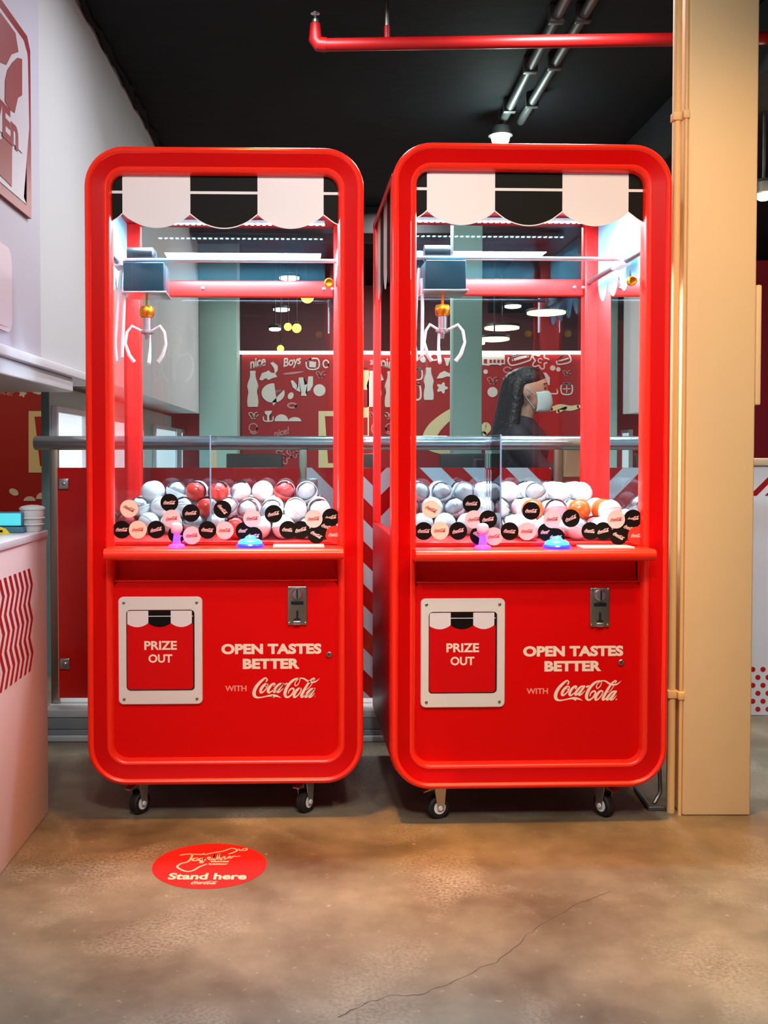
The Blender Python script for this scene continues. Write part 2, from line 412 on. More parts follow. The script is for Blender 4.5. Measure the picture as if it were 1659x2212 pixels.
# ================================================================== SETTING
CEIL = 3.02
XW = -1.065
mb = MB().add([(-8, -4, 0), (9, -4, 0), (9, 22, 0), (-8, 22, 0)], [(0, 1, 2, 3)])
FLOOR = struct(mb.build('floor', 'floor'))
def crack(pts, w):
    out = []
    rnd = random.Random(5)
    for i in range(len(pts)-1):
        a, b = pts[i], pts[i+1]
        for k in range(4):
            t = k/4; q = FL(a[0]+(b[0]-a[0])*t+rnd.uniform(-3, 3), a[1]+(b[1]-a[1])*t+rnd.uniform(-2, 2)); out.append((q.x, q.y, w*rnd.uniform(.35, 1.2)))
    q = FL(*pts[-1]); out.append((q.x, q.y, .0003))
    MB().ribbon(out, lambda u, v, t=0: (u, v, .0003), 0, 2).build('crack', 'crack', FLOOR)
crack([(730, 2196), (790, 2168), (840, 2152), (905, 2148), (960, 2130), (1010, 2105), (1070, 2078), (1110, 2050), (1150, 2010), (1190, 1985), (1250, 1950), (1320, 1925)], .0022)
struct(MB().box(-8, 9, -4, 22, CEIL, CEIL+.2).build('ceiling', 'ceil'))

# left bulkhead wall above the serving opening
zb = WX(0, 747, XW).z
yend = W(430, 880, 8.8).y
o = struct(MB().box(XW-.5, XW, -1.0, 8.8, zb, CEIL-.002).build('wall_left', 'wall_white'))
ypan = WX(76, 20, XW).y
struct(MB().box(XW+.0005, XW+.012, -1.0, ypan, zb+.002, CEIL-.004, .002).build('wall_left_panel', 'wall_panel'))
# two-step lighting trough under the bulkhead
z2 = WX(0, 808, XW).z
yt = WX(154, 832, XW).y
t = struct(MB().box(XW-.30, XW+.03, -1.0, yt+.5, zb-.035, zb-.001, .004).build('trim_1', 'trim_white'))
struct(MB().box(XW-.30, XW+.008, -1.0, yt, z2, zb-.036, .006).build('trim_2', 'trim_white'))
# black sealing foam along wall/ceiling joint
pts = []; rs = []
for i in range(90):
    y = .8+i*.09; pts.append((XW+.02+random.uniform(-.004, .012), y, CEIL-.012+random.uniform(-.012, .006))); rs.append(random.uniform(.010, .024))
struct(MB().tube(pts, rs, 7).build('trim_3', 'foam'))

# sign on the bulkhead
def sx(px, py):
    p = WX(px, py, XW+.012); return (p.y, p.z)
def SP(u, v, t=0): return (XW+.013+t, u, v)
sign = thing('shop_sign', 'dark red square shop sign with white numeral on the upper left wall', 'sign', (0, 0, 0))
yr = sx(59, 300)[0]; zt = 2.515; zbm = sx(59, 472)[1]
SW = zt-zbm; yl = yr-SW
def su(a): return yl+a*SW
def sv(b): return zbm+b*SW
MB().prism([(su(a), sv(b)) for a, b in ((0,0),(1,0),(1,.94),(.94,1),(0,1))], SP, 0, .012).build('sign_board', 'sign_red', sign)
def img(zx, zy):
    p = WX(zx*.2802, zy*.2803, XW+.012); return (p.y, p.z)
MB().prism([(su(.03), sv(.06)), (su(.90), sv(.055)), img(150,1520), (su(.955), sv(.5)), img(182,470), (su(.93), sv(.90)), (su(.86), sv(.945)), (su(.03), sv(.945))], SP, .0125, .014).build('sign_field', 'sign_white', sign)
# numeral: upper bar, curved stem and lower leg in dull red
MB().prism([(su(.06), sv(.92)), (su(.70), sv(.92)), img(105,400), img(50,420), img(10,500), img(-60,470), (su(.06), sv(.73))], SP, .0145, .016).build('numeral_bar', 'sign_dark', sign)
MB().prism([img(100,445), img(133,455), img(133,735), img(100,755), img(75,870), img(40,845), img(0,780), img(2,620), img(20,540), img(60,480)], SP, .0145, .016).build('numeral_stem', 'sign_dark', sign)
MB().prism([img(-60,1090), img(0,1055), img(55,1110), img(52,1440), img(0,1385), img(-60,1330)], SP, .0145, .016).build('numeral_leg', 'sign_dark', sign)
MB().prism([img(-400,560), img(0,800), img(135,975), img(135,1185), img(0,1040), img(-400,760)], SP, .0165, .0168).build('name_band', 'sign_white', sign)
tb = MB()
put_text(tb, 'ELEVEn', lambda u, v, t=0: SP(u, v, .0175), img(136,1060)[0]-SW*.44-.055, img(118,1062)[1], SW*.88, .112, .04)
tb.build('lettering', 'sign_red', sign)
# pale rounded panel below the sign
pan = thing('wall_plaque', 'pale pink rounded panel low on the white wall beside the sign', 'panel')
p0 = WX(21, 560, XW+.012); p1 = WX(21, 700, XW+.012)
MB().prism([(p0.y-.25+a, (p0.z+p1.z)/2+b) for a, b in rrect(.25, .14, .05)], SP, 0, .006).build('panel_face', 'pale_panel', pan)
MB().prism([(p0.y-.25+a, (p0.z+p1.z)/2+b) for a, b in rrect(.235, .125, .045)], SP, .0065, .008).build('panel_inset', 'pale_panel', pan)

# pale shopfront wall under the bulkhead, beyond the railing
XP = -1.30
ya = WX(107, 900, XP).y; 
pw = struct(MB().box(XP-.034, XP, ya, 8.8, 0, z2+.07).build('wall_shopfront', 'pale_teal'))
struct(MB().box(XP-.036, XP, ya-.012, ya-.0005, 0, z2+.07).build('wall_shopfront_end', 'teal_dark'))
for i, (xa, xb) in enumerate(((114, 172), (200, 300), (330, 375), (385, 412))):
    y0 = WX(xa, 950, XP).y; y1 = WX(xb, 950, XP).y
    w_ = struct(link('window_%d' % (i+1), None))
    MB().box(XP+.001, XP+.012, y0, y1, .06, z2-.06).build('pane', 'daylight', w_)
    for (b0, b1, c0, c1) in ((y0-.03, y0, .03, z2-.03), (y1, y1+.03, .03, z2-.03), (y0, y1, .03, .06), (y0, y1, z2-.06, z2-.03)):
        MB().box(XP+.001, XP+.03, b0, b1, c0, c1, .003).build('window_frame', 'trim_white', w_)
# pale green columns of the hall
for (xa, xb, Y, nm) in ((430, 512, 9.0, 1), (979, 1041, 7.0, 2)):
    a = W(xa, 900, Y).x; b = W(xb, 900, Y).x
    c_ = struct(MB().box(a, b, Y, Y+(b-a), 0, CEIL-.003, .006).build('wall_pillar', 'pale_green'))
# dark end of the hall
struct(MB().box(-7.7, 8.4, 12, 12.2, 0, CEIL-.003).build('wall_back', 'hall_dark'))
struct(MB().box(8.5, 8.7, -4, 20.9, 0, CEIL-.003).build('wall_right', 'hall_dark'))
struct(MB().box(-8, -7.8, -4, 20.9, 0, CEIL-.003).build('wall_far_left', 'hall_dark'))

# ceiling beams
e0 = W(1440, 150, 4.6); 
struct(MB().box(1.9, 2.5, 3.0, 14.0, CEIL-.32, CEIL-.003, .01).build('trim_4', 'ceil_beam'))
struct(MB().box(XW+.02, 1.85, 8.2, 8.6, CEIL-.22, CEIL-.003, .01).build('trim_5', 'ceil_beam'))

# ---------------------------------------------------------------- far red graphic wall
YF = 9.4
zft = W(700, 766, YF).z
xl = W(522, 900, YF).x
FARW = struct(MB().box(xl, 4.2, YF, YF+.12, 0, zft).build('wall_graphic', 'far_red'))
FARL = struct(MB().box(-6.5, xl-.25, YF+.02, YF+.14, 0, 2.3).build('wall_graphic_side', 'far_red'))
MB().box(xl-.02, 4.2, YF-.03, YF+.0, zft+.002, zft+.03).build('led_strip', 'far_led', FARW)
MB().box(W(819,0,YF).x, W(824,0,YF).x, YF-.03, YF-.002, .9, zft).build('led_strip', 'far_led', FARW)
PXM = YF/F*1.002
def far(px, py): p = W(px, py, YF-.004); return (p.x, p.z)
def FP(u, v, t=0): return (u, YF-.004-t, v)
def sticker_far(name, parts, m='far_white', parent=None):
    mb = MB()
    for kind, d in parts:
        if kind == 'poly': mb.prism([far(*p) for p in d], FP, -.002, .003)
        elif kind == 'line': mb.ribbon([(*far(p[0], p[1]), p[2]*PXM) for p in d], FP, .002, 5)
    return mb.build(name, m, parent or FARW)
def ell(cx, cy, rx, ry, n=20, a0=0, a1=2*PI, rot=0):
    return [(cx+rx*math.cos(a0+(a1-a0)*i/n)*math.cos(rot)-ry*math.sin(a0+(a1-a0)*i/n)*math.sin(rot), cy+rx*math.cos(a0+(a1-a0)*i/n)*math.sin(rot)+ry*math.sin(a0+(a1-a0)*i/n)*math.cos(rot)) for i in range(n+(0 if abs(a1-a0) > 6.2 else 1))]
def loop(pts, w): return [(x, y, w) for x, y in pts+pts[:2]]
def bottle(cx, cy, h, m='far_white', parent=None):
    prof = [(.00,.075),(.05,.085),(.06,.07),(.2,.085),(.32,.13),(.42,.155),(.52,.135),(.60,.12),(.70,.14),(.85,.155),(.97,.145),(1.0,.125)]
    pts = [(cx+w*h, cy-h/2+a*h) for a, w in prof]+[(cx-w*h, cy-h/2+a*h) for a, w in prof[::-1]]
    o = sticker_far('bottle_sticker', [('poly', pts)], m, parent)
    sticker_far('bottle_script', [('line', [(cx-h*.11, cy-h*.03, 1.6), (cx-h*.03, cy-h*.06, 2.4), (cx+h*.04, cy-h*.02, 1.6), (cx+h*.11, cy-h*.05, 2)])], 'far_grey', parent)
    return o
def butterfly(cx, cy, s, m='far_white', parent=None):
    sticker_far('butterfly_sticker', [('line', loop(ell(cx-s*.55, cy-s*.2, s*.5, s*.38, 10, rot=.7), s*.16)), ('line', loop(ell(cx+s*.55, cy-s*.2, s*.5, s*.38, 10, rot=-.7), s*.16)),
        ('line', loop(ell(cx-s*.3, cy+s*.45, s*.3, s*.25, 8), s*.14)), ('line', loop(ell(cx+s*.3, cy+s*.45, s*.3, s*.25, 8), s*.14))], m, parent)
def flower(cx, cy, s, m='far_white', hollow=False, parent=None):
    pts = [(cx+s*(1+.28*math.cos(5*a))*math.cos(a), cy+s*(1+.28*math.cos(5*a))*math.sin(a)) for a in [2*PI*i/30 for i in range(30)]]
    sticker_far('flower_sticker', [('line', loop(pts, s*.2)), ('line', loop(ell(cx, cy, s*.3, s*.3, 8), s*.14))] if hollow else [('poly', pts)], m, parent)
def far_text(s, cx, cy, w, h, m='far_white', rot=0.0, bold=.02, shear=.3, parent=None):
    mb = MB(); u, v = far(cx, cy)
    put_text(mb, s, lambda a, b, t=0: FP(a, b, .002), u, v, w*PXM, h*PXM, bold, 0, shear, .95, rot)
    return mb.build('script_sticker', m, parent or FARW)
# seen through the first machine
far_text('nice', 556, 783, 36, 20, rot=.22); sticker_far('underline', [('line', [(550, 793, 1.5), (565, 789, 2), (574, 785, 1)])])
far_text('Boys', 631, 783, 40, 24, rot=.18)
bottle(546, 840, 78)
sticker_far('crown_sticker', [('poly', [(560,820),(566,806),(575,803),(580,800),(586,805),(594,806),(599,814),(588,817),(580,821),(574,817),(566,822)])])
sticker_far('bubble_sticker', [('poly', ell(590, 849, 25, 21, 24, -.3*PI+.6, 1.7*PI+.2)[:-3]+[(598, 868), (590, 876), (588, 868)]), ])
sticker_far('bubble_script', [('line', [(572,851,3),(580,848,5),(590,849,5),(600,845,5),(609,843,3)])], 'far_grey')
sticker_far('hand_sticker', [('poly', [(628,823),(632,821),(637,826),(644,835),(645,816),(655,815),(658,832),(664,829),(666,813),(676,813),(676,832),(670,843),(660,848),(663,855),(650,855),(651,848),(640,843),(632,836)])])
sticker_far('cap_sticker', [('poly', ell(690, 843, 13, 13))]); sticker_far('cap_script', [('line', [(681,844,2),(690,842,3),(699,843,2)])], 'far_grey')
sticker_far('gem_sticker', [('line', loop([(662,780),(672,775),(687,776),(689,792),(679,798),(664,795)], 3)), ('poly', [(668,780),(683,782),(682,794),(668,793)])])
sticker_far('ring_sticker', [('line', loop(ell(704, 786, 6, 8, 10), 3))])
butterfly(693, 809, 10, 'far_pink')
sticker_far('bunting_sticker', [('line', [(612,808,3),(632,806,5),(656,803,2)])], 'far_pink')
sticker_far('lip_sticker', [('poly', ell(628, 855, 6, 8, 12, rot=.5))]); sticker_far('mouth_sticker', [('line', loop(ell(631, 876, 9, 5, 10), 4))], 'far_pink')
sticker_far('leg_sticker', [('poly', [(584,784),(590,782),(600,790),(600,800),(594,808),(592,796)])])
butterfly(548, 897, 10)
sticker_far('goblet_sticker', [('poly', [(572,888),(588,887),(586,893),(582,897),(582,910),(577,910),(577,897),(572,893)]), ('line', [(569,900,2.5),(571,909,2.5),(588,909,2.5),(590,900,2.5)])])
sticker_far('hill_sticker', [('poly', ell(608, 910, 15, 15, 16, PI, 2*PI))]); sticker_far('hill_sticker', [('poly', ell(637, 910, 14, 9, 16, PI, 2*PI))])
sticker_far('cup_sticker', [('line', loop(ell(547, 924, 9, 9, 10), 3)), ('line', [(540,934,3),(548,937,3),(556,934,3)])], 'far_pink')
far_text('nice!', 608, 933, 36, 15, 'far_pink', .25)
flower(612, 985, 14, 'far_pink', True); flower(635, 978, 9, 'far_pink', True)
sticker_far('poster_sticker', [('line', loop([(578,997),(598,997),(597,1015),(577,1015)], 2)), ('line', [(583,1002,2),(592,1002,2),(586,1012,2)])], 'far_pink')
def framed(px0, px1, py0, py1, parent):
    fr = sticker_far('cup_frame', [('poly', [(px0,py0),(px1,py0),(px1,py1),(px0,py1)])], 'far_cream', parent)
    a = far(px0, py0); b = far(px1, py1)
    return fr
framed(688, 745, 888, 1012, FARW)
p = MB(); p.prism([far(*q) for q in ((702,899),(735,899),(728,1000),(709,1000))], FP, .0035, .006); p.build('cup_picture', 'far_red', FARW)
framed(781, 797, 800, 960, FARW)
for (q0, q1) in ((778, 795), (842, 880), (902, 940), (960, 1000)):
    MB().prism([far(783, q0), far(794, q0), far(794, q1), far(783, q1)], FP, .0035, .006).build('cup_picture', 'far_red', FARW)
flower(806, 783, 7, 'far_pink'); bottle(804, 840, 78); butterfly(805, 895, 8, 'far_pink'); sticker_far('cup_sticker', [('line', loop(ell(808, 926, 5, 10, 10), 2.5))], 'far_pink')
# seen through the second machine
sticker_far('lip_sticker', [('poly', ell(913, 776, 6, 8, 12, rot=-.5))])
sticker_far('eye_sticker', [('line', loop(ell(938, 771, 9, 7, 10), 4))])
sticker_far('goblet_sticker', [('poly', [(959,773),(974,773),(970,782),(968,790),(964,790),(962,782)])])
bottle(926, 829, 70)
sticker_far('sign_sticker', [('line', loop([(893,798),(910,798),(910,818),(893,818)], 3))])
sticker_far('door_sticker', [('line', loop([(893,831),(906,831),(908,860),(893,860)], 4))])
sticker_far('cloud_sticker', [('poly', [(943,818),(950,806),(960,801),(968,805),(978,808),(978,814),(966,813),(955,817)])])
flower(955, 838, 10)
sticker_far('bus_sticker', [('poly', [(1041,764),(1090,763),(1091,787),(1084,787),(1082,790),(1076,788),(1060,788),(1056,790),(1048,789),(1041,789)])])
MB().prism([far(*q) for q in ((1045,776),(1052,776),(1052,785),(1045,785))], FP, .0035, .005).build('bus_window', 'far_red', FARW)
for k in range(4): MB().prism([far(1057+k*8.5+a, 777+b) for a, b in ((0,0),(5.5,0),(5.5,7),(0,7))], FP, .0035, .005).build('bus_window', 'far_red', FARW)
sticker_far('ticket_sticker', [('line', loop([(1101,771),(1146,762),(1147,774),(1140,780),(1104,789)], 3)), ('line', [(1108,778,5),(1124,773,6),(1140,770,4)])])
flower(1167, 779, 15, 'far_white', True)
sticker_far('cake_sticker', [('line', loop([(1204,778),(1222,764),(1231,770),(1231,782),(1206,787)], 3)), ('line', [(1207,780,3),(1228,774,3)])])
sticker_far('balloon_sticker', [('poly', ell(1194, 795, 6, 6, 10))]); sticker_far('balloon_sticker', [('poly', ell(1206, 798, 5, 5, 10))])
sticker_far('balloon_sticker', [('poly', ell(1049, 803, 5, 5, 10))]); sticker_far('rose_sticker', [('line', loop(ell(1096, 799, 8, 6, 10), 3))], 'far_pink')
butterfly(1064, 822, 11, 'far_pink'); sticker_far('cap_sticker', [('poly', ell(1064, 847, 11, 11))]); flower(1100, 826, 12, 'far_pink', True)
sticker_far('glove_sticker', [('poly', [(1166,805),(1180,805),(1188,816),(1187,832),(1176,832),(1172,818)])])
sticker_far('bracket_sticker', [('line', [(1186,850,3),(1203,850,3),(1203,841,3)])]); butterfly(1225, 806, 9, 'far_pink')
sticker_far('grid_sticker', [('line', loop([(1214,830),(1234,830),(1234,850),(1214,850)], 3)), ('line', [(1224,832,2),(1224,848,2)]), ('line', [(1216,840,2),(1232,840,2)])])
sticker_far('sock_sticker', [('poly', [(1298,762),(1314,762),(1312,785),(1306,792),(1300,786),(1303,775)])]); bottle(1335, 788, 56)
sticker_far('window_sticker', [('line', loop([(1382,762),(1396,762),(1396,784),(1382,784)], 4))])
butterfly(1301, 812, 12, 'far_pink'); flower(1345, 832, 11, 'far_pink'); far_text('wow', 1362, 775, 22, 12, 'far_pink', .3)
# big cream script painted on the wall
o = sticker_far('painted_script', [('line', [(1010,985,26),(962,968,30),(928,955,30),(938,925,28),(975,893,20),(1000,885,14)]), ('line', [(1036,935,12),(1048,917,10),(1055,925,12),(1046,937,10)]),
     ('line', [(1056,975,16),(1065,945,14),(1090,915,10)]), ('line', [(1190,884,9),(1210,879,12),(1232,882,11),(1250,878,8)]), ('line', [(1205,889,8),(1222,881,6)])], 'far_cream')
# stickers on the dim part seen under the bulkhead
def farL(*a, **k): return sticker_far(*a, parent=FARL, **k)
YF_keep = YF; YF = 9.42
farL('house_sticker', [('poly', [(-12,812),(16,812),(16,822),(6,824),(-12,822)])]); farL('lip_sticker', [('poly', ell(31, 829, 10, 7, 14, rot=.6))])
farL('bus_sticker', [('poly', [(48,819),(92,824),(92,829),(48,829)])]); far_text('nice!', 12, 846, 40, 15, 'far_pink', -.2, parent=FARL)
flower(49, 850, 7, parent=FARL); farL('cloud_sticker', [('poly', [(62,840),(70,840),(82,836),(100,840),(100,848),(84,853),(72,849)])])
farL('cap_sticker', [('poly', ell(30, 1063, 11, 7, 12, rot=.5))]); farL('hill_sticker', [('poly', ell(64, 1082, 13, 10, 12, PI, 2*PI))]); farL('hill_sticker', [('poly', ell(90, 1078, 12, 14, 12, PI, 2*PI))])
framed(62, 118, 888, 1021, FARL)
MB().prism([far(*q) for q in ((75,900),(108,900),(102,1007),(87,1007))], FP, .0035, .006).build('cup_picture', 'far_red', FARL)
YF = YF_keep
# ================================================================== RAILING AND KERB
YR = 3.84
kf = FL(140, 1603).y
kb = thing('kerb', 'pale grey stepped kerb running along the floor under the steel railing', 'kerb')
xk0 = W(92, 1600, kf).x; xk1 = 1.5
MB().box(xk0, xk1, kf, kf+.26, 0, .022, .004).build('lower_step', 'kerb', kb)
MB().box(xk0, xk1, kf+.012, kf+.26, .0225, .04, .003).build('dark_step', 'kerb_dark', kb)  # darker grey band set back between the steps
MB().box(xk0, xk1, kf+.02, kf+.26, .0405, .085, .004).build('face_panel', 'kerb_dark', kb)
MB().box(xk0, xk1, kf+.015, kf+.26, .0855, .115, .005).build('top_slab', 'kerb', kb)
ky = kf+.12
YR = ky
rail = thing('railing', 'brushed steel tube railing standing on the kerb behind the claw machines', 'railing')
rz = W(130, 957, YR).z; rr = .0265
rx0 = W(75, 957, YR).x; rx1 = 1.5
MB().tube([(rx0, YR, rz), (rx0+.004, YR, rz), (rx1, YR, rz)], [rr*.9, rr, rr], 20).build('handrail', 'rail_steel', rail)
for px_ in (119, 655, 1205, 1520):
    x = W(px_, 1200, YR).x
    MB().box(x-.016, x+.016, YR-.010, YR+.010, .1155, rz-.015, .002).build('post', 'brushed', rail)
MB().tube([(W(112,1,YR).x, YR+.005, .18), (rx1, YR+.005, .18)], .014, 10).build('lower_rail', 'steel', rail)
zpt = W(150, 1010, YR).z; zpb = W(150, 1503, YR).z
def panel_obj(name, x0, x1, label, stripes):
    p_ = thing(name, label, 'board')
    MB().box(x0, x1, YR-.035, YR-.029, zpt-(zpt-zpb), zpt, .001, 0).build('sheet', 'panel_red', p_)
    MB().box(x0-.003, x0-.0003, YR-.0352, YR-.0288, zpb, zpt).build('edge', 'panel_edge', p_)
    if stripes:
        k = 0; w = .080; h = zpt-zpb; x = x0-h
        while x < x1:
            poly = [(x, zpt), (x+w, zpt), (x+w+h, zpb), (x+h, zpb)]
            # clip to the sheet
            def clip(pl, c, sgn):
                out = []
                for i in range(len(pl)):
                    a = pl[i]; b = pl[(i+1) % len(pl)]; ia = sgn*(a[0]-c) >= 0; ib = sgn*(b[0]-c) >= 0
                    if ia: out.append(a)
                    if ia != ib:
                        t = (c-a[0])/(b[0]-a[0]); out.append((c, a[1]+t*(b[1]-a[1])))
                return out
            poly = clip(clip(poly, x0+.001, 1), x1-.001, -1)
            if len(poly) > 2: MB().prism(poly, XZ(YR-.0352), 0, .0012).build('white_stripe', 'panel_white', p_)
            x += 2*w; k += 1
    for zz in (zpt-.06, zpb+.13):
        c_ = MB().box(x0+.004, x0+.042, YR-.045, YR-.0355, zz-.02, zz+.02, .003).build('clip', 'steel', p_)
        MB().lathe([(.006, 0), (.006, -.004), (.003, -.006)], (x0+.026, YR-.0455, zz), 'y', 12).build('bolt', 'steel', c_)
    return p_
panel_obj('barrier_board', W(131,1200,YR).x, W(648,1200,YR).x, 'plain red sheet clipped to the railing beside the pale counter', False)
panel_obj('barrier_board', W(662,1200,YR).x, W(1186,1010,YR).x, 'red and white diagonally striped sheet on the railing behind the machines', True)

# ================================================================== CREAM COLUMN, PIPES
cl = FL(1474, 1762); cr = FL(1626, 1766)
cx0, cx1, cy = cl.x, cr.x, cl.y
struct(MB().box(cx0, cx1, cy, cy+.15, 0, CEIL-.003, .006).build('wall_column', 'cream'))
def vpipe(x, y, r, label):
    t_ = thing('conduit_pipe', label, 'pipe', (0, 0, 0))
    MB().tube([(x, y, .0), (x, y, CEIL-.004)], r, 12).build('tube', 'cream_pipe', t_)
    for z in (.35, 2.02, 2.6): 
        MB().box(x-r-.004, x+r+.004, y-r-.003, y+r+.003, z-.012, z+.012, .003).build('bracket', 'cream_pipe', t_)
vpipe(cx0-.006, cy+.006, .0055, 'thin cream conduit running up the corner of the cream column')
vpipe(cx0-.024, cy+.03, .0115, 'thick cream conduit running up between the machine and the column')
b_ = thing('switch_box', 'cream box fixed to the right edge of the column', 'box')
z0 = W(1630, 875, cy).z; z1 = W(1630, 615, cy).z
MB().box(cx1+.0005, cx1+.016, cy+.0, cy+.06, z0, z1, .004).build('cover', 'cream', b_)
MB().box(cx1+.0165, cx1+.019, cy+.01, cy+.05, z0+.03, z1-.03, .001).build('lid', 'cream_pipe', b_)
# low steel frame on the floor by the column
fb = thing('floor_bracket', 'low grey metal bracket on the floor between machine and column', 'bracket')
q0 = FL(1405, 1752); q1 = FL(1452, 1748); q2 = FL(1372, 1706)
MB().box(q0.x-.006, cx0-.04+.012, q0.y+.0, q0.y+.014, .0, .012, .002).build('front_bar', 'grey_metal', fb)
MB().tube([(q0.x, q0.y+.012, .007), (q2.x, q2.y, .007)], .007, 8).build('side_bar', 'grey_metal', fb)
MB().tube([(q0.x+.02, q0.y+.03, .012), (q0.x+.045, q0.y+.05, .04), (q0.x+.045, q0.y+.06, .12)], .006, 8).build('loop', 'grey_metal', fb)

# ================================================================== CEILING PIPES AND LAMPS
YS = 4.5
pa = W(690, 97, YS); pb_ = W(1450, 82, YS*.985)
sp = thing('sprinkler_pipe', 'red sprinkler pipe running below the black ceiling', 'pipe')
MB().tube([pa, pb_+Vector((1.2, -.03, 0))], .027, 16).build('main_pipe', 'pipe_red', sp)
MB().tube([pa+Vector((.03, 0, 0)), pa+Vector((-.005, 0, .004)), pa+Vector((-.018, 0, .02)), pa+Vector((-.018, 0, .09))], [.031, .031, .029, .022], 14).build('elbow', 'pipe_red', sp)
MB().lathe([(.012, 0), (.017, .004), (.017, .016), (.008, .02), (.006, .04), (.02, .043), (.02, .046)], pa+Vector((-.018, 0, .09)), 'z', 12).build('sprinkler_head', 'steel', sp)
ph = W(836, 92, YS)
MB().tube([ph, (ph.x, ph.y, ph.z+.07)], .013, 10).build('tee', 'pipe_red', sp)
MB().tube([(ph.x, ph.y, ph.z+.071), (ph.x, ph.y, CEIL-.002)], .010, 8).build('hanger_rod', 'brushed', sp)
# paired conduits leading to a bright lamp
def ceil_pt(px, py, z):
    s, c = math.sin(PITCH), math.cos(PITCH); t = (PPY-py)/F; dz = z-CAMH
    Y = dz*(c+t*s)/(t*c-s); return W(px, py, Y)
for (xa, ya_, xb, yb, lab) in ((1221, 0, 1079, 274, 'left one of two grey conduits leading to the bright ceiling lamp'), (1280, 0, 1125, 262, 'right one of two grey conduits leading to the bright ceiling lamp')):
    a = ceil_pt(xa, ya_, CEIL-.05); b = ceil_pt(xb, yb, CEIL-.05)
    d = (b-a); t_ = thing('ceiling_conduit', lab, 'conduit')
    MB().tube([a-d*.6, b], .024, 10).build('tube', 'pipe_grey', t_)
    for k in (.1, .45, .8):
        q = a+d*k; MB().box(q.x-.034, q.x+.034, q.y-.02, q.y+.02, q.z-.028, CEIL-.001, .004).build('clamp', 'lamp_body', t_)
lp = ceil_pt(1081, 290, CEIL-.14)
lt = thing('ceiling_spotlight', 'bright cool white spotlight hanging at the end of the ceiling conduits', 'lamp')
MB().tube([lp+Vector((0, .02, .04)), (lp.x, lp.y+.02, CEIL-.001)], .012, 10).build('stem', 'lamp_body', lt)
MB().lathe([(.03, .05), (.055, .04), (.07, -.01), (.064, -.012)], lp, 'z', 20).build('housing', 'lamp_body', lt)
MB().ball(lp+Vector((0, 0, -.02)), .052, 16, 10).build('bulb', 'lamp_cool', lt)
def point(loc, power, col, r=.06, name='lamp_light', parent=None):
    d = bpy.data.lights.new(name, 'POINT'); d.energy = power; d.color = col; d.shadow_soft_size = r
    return link(name, d, parent, loc)
point(lp+Vector((0, -.12, -.12)), 10, (.75, 1, .93), .06)

# hall pendants, and lamp reflections in the glass added as glowing discs
def reflection_disc(px, py, wpx, z, m, lab, yo=0.0):
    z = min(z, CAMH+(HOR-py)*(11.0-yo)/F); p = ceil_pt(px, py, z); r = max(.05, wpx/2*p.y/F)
    t_ = thing('reflected_lamp', lab, 'lamp', group='disc lamps in the dark hall')
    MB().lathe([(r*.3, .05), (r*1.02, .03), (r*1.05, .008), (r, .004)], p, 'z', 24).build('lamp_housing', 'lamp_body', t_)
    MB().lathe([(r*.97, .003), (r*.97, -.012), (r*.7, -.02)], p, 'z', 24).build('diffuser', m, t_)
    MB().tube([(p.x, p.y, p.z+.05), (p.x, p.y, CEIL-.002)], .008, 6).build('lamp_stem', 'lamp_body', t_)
HD = CEIL-.12
reflection_disc(625, 600, 44, HD, 'lamp_white', 'highest white disc lamp seen through the left machine')
reflection_disc(608, 668, 36, HD, 'lamp_white', 'middle white disc lamp seen through the left machine')
reflection_disc(594, 710, 26, HD, 'lamp_white', 'lowest white disc lamp seen through the left machine', .8)
reflection_disc(1211, 598, 44, HD, 'lamp_white', 'highest white disc lamp seen through the right machine')
reflection_disc(1108, 661, 36, HD, 'lamp_white', 'second white disc lamp seen through the right machine')
reflection_disc(1180, 675, 84, 2.45, 'lamp_warm', 'widest warm yellow disc lamp seen through the right machine')
reflection_disc(1084, 708, 76, 2.45, 'lamp_warm', 'middle warm yellow disc lamp seen through the right machine')
reflection_disc(1068, 732, 66, 2.45, 'lamp_warm', 'lower warm yellow disc lamp seen through the right machine', 1.0)
reflection_disc(1018, 741, 60, 2.45, 'lamp_warm', 'lowest warm yellow disc lamp beside the pale green pillar', .1)
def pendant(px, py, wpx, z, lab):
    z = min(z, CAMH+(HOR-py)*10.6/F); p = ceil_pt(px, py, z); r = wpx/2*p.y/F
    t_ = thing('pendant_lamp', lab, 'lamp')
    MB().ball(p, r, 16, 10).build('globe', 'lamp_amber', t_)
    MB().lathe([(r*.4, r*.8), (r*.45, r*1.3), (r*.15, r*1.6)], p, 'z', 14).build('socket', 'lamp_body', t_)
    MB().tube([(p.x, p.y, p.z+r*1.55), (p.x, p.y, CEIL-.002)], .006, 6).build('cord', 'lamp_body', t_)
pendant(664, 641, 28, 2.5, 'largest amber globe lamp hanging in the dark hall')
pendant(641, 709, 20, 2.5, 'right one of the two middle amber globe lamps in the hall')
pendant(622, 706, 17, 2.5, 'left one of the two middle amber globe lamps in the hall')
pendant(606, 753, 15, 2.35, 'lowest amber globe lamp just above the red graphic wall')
# lamp at the right edge beyond the column
p = W(1650, 405, 5.0)
t_ = thing('wall_lamp', 'glowing yellow lamp beyond the cream column at the right edge', 'lamp')
MB().lathe([(.03, .04), (.05, .02), (.055, -.03), (.05, -.035)], p, 'z', 16).build('shade', 'lamp_body', t_)
MB().ball(p+Vector((0, 0, -.015)), .05, 14, 8).build('bulb', 'lamp_warm', t_)
MB().tube([(p.x, p.y, p.z+.04), (p.x, p.y, CEIL-.002)], .008, 6).build('cord', 'lamp_body', t_)
point(p+Vector((0, -.1, -.12)), 8, (1, .8, .5), .06)
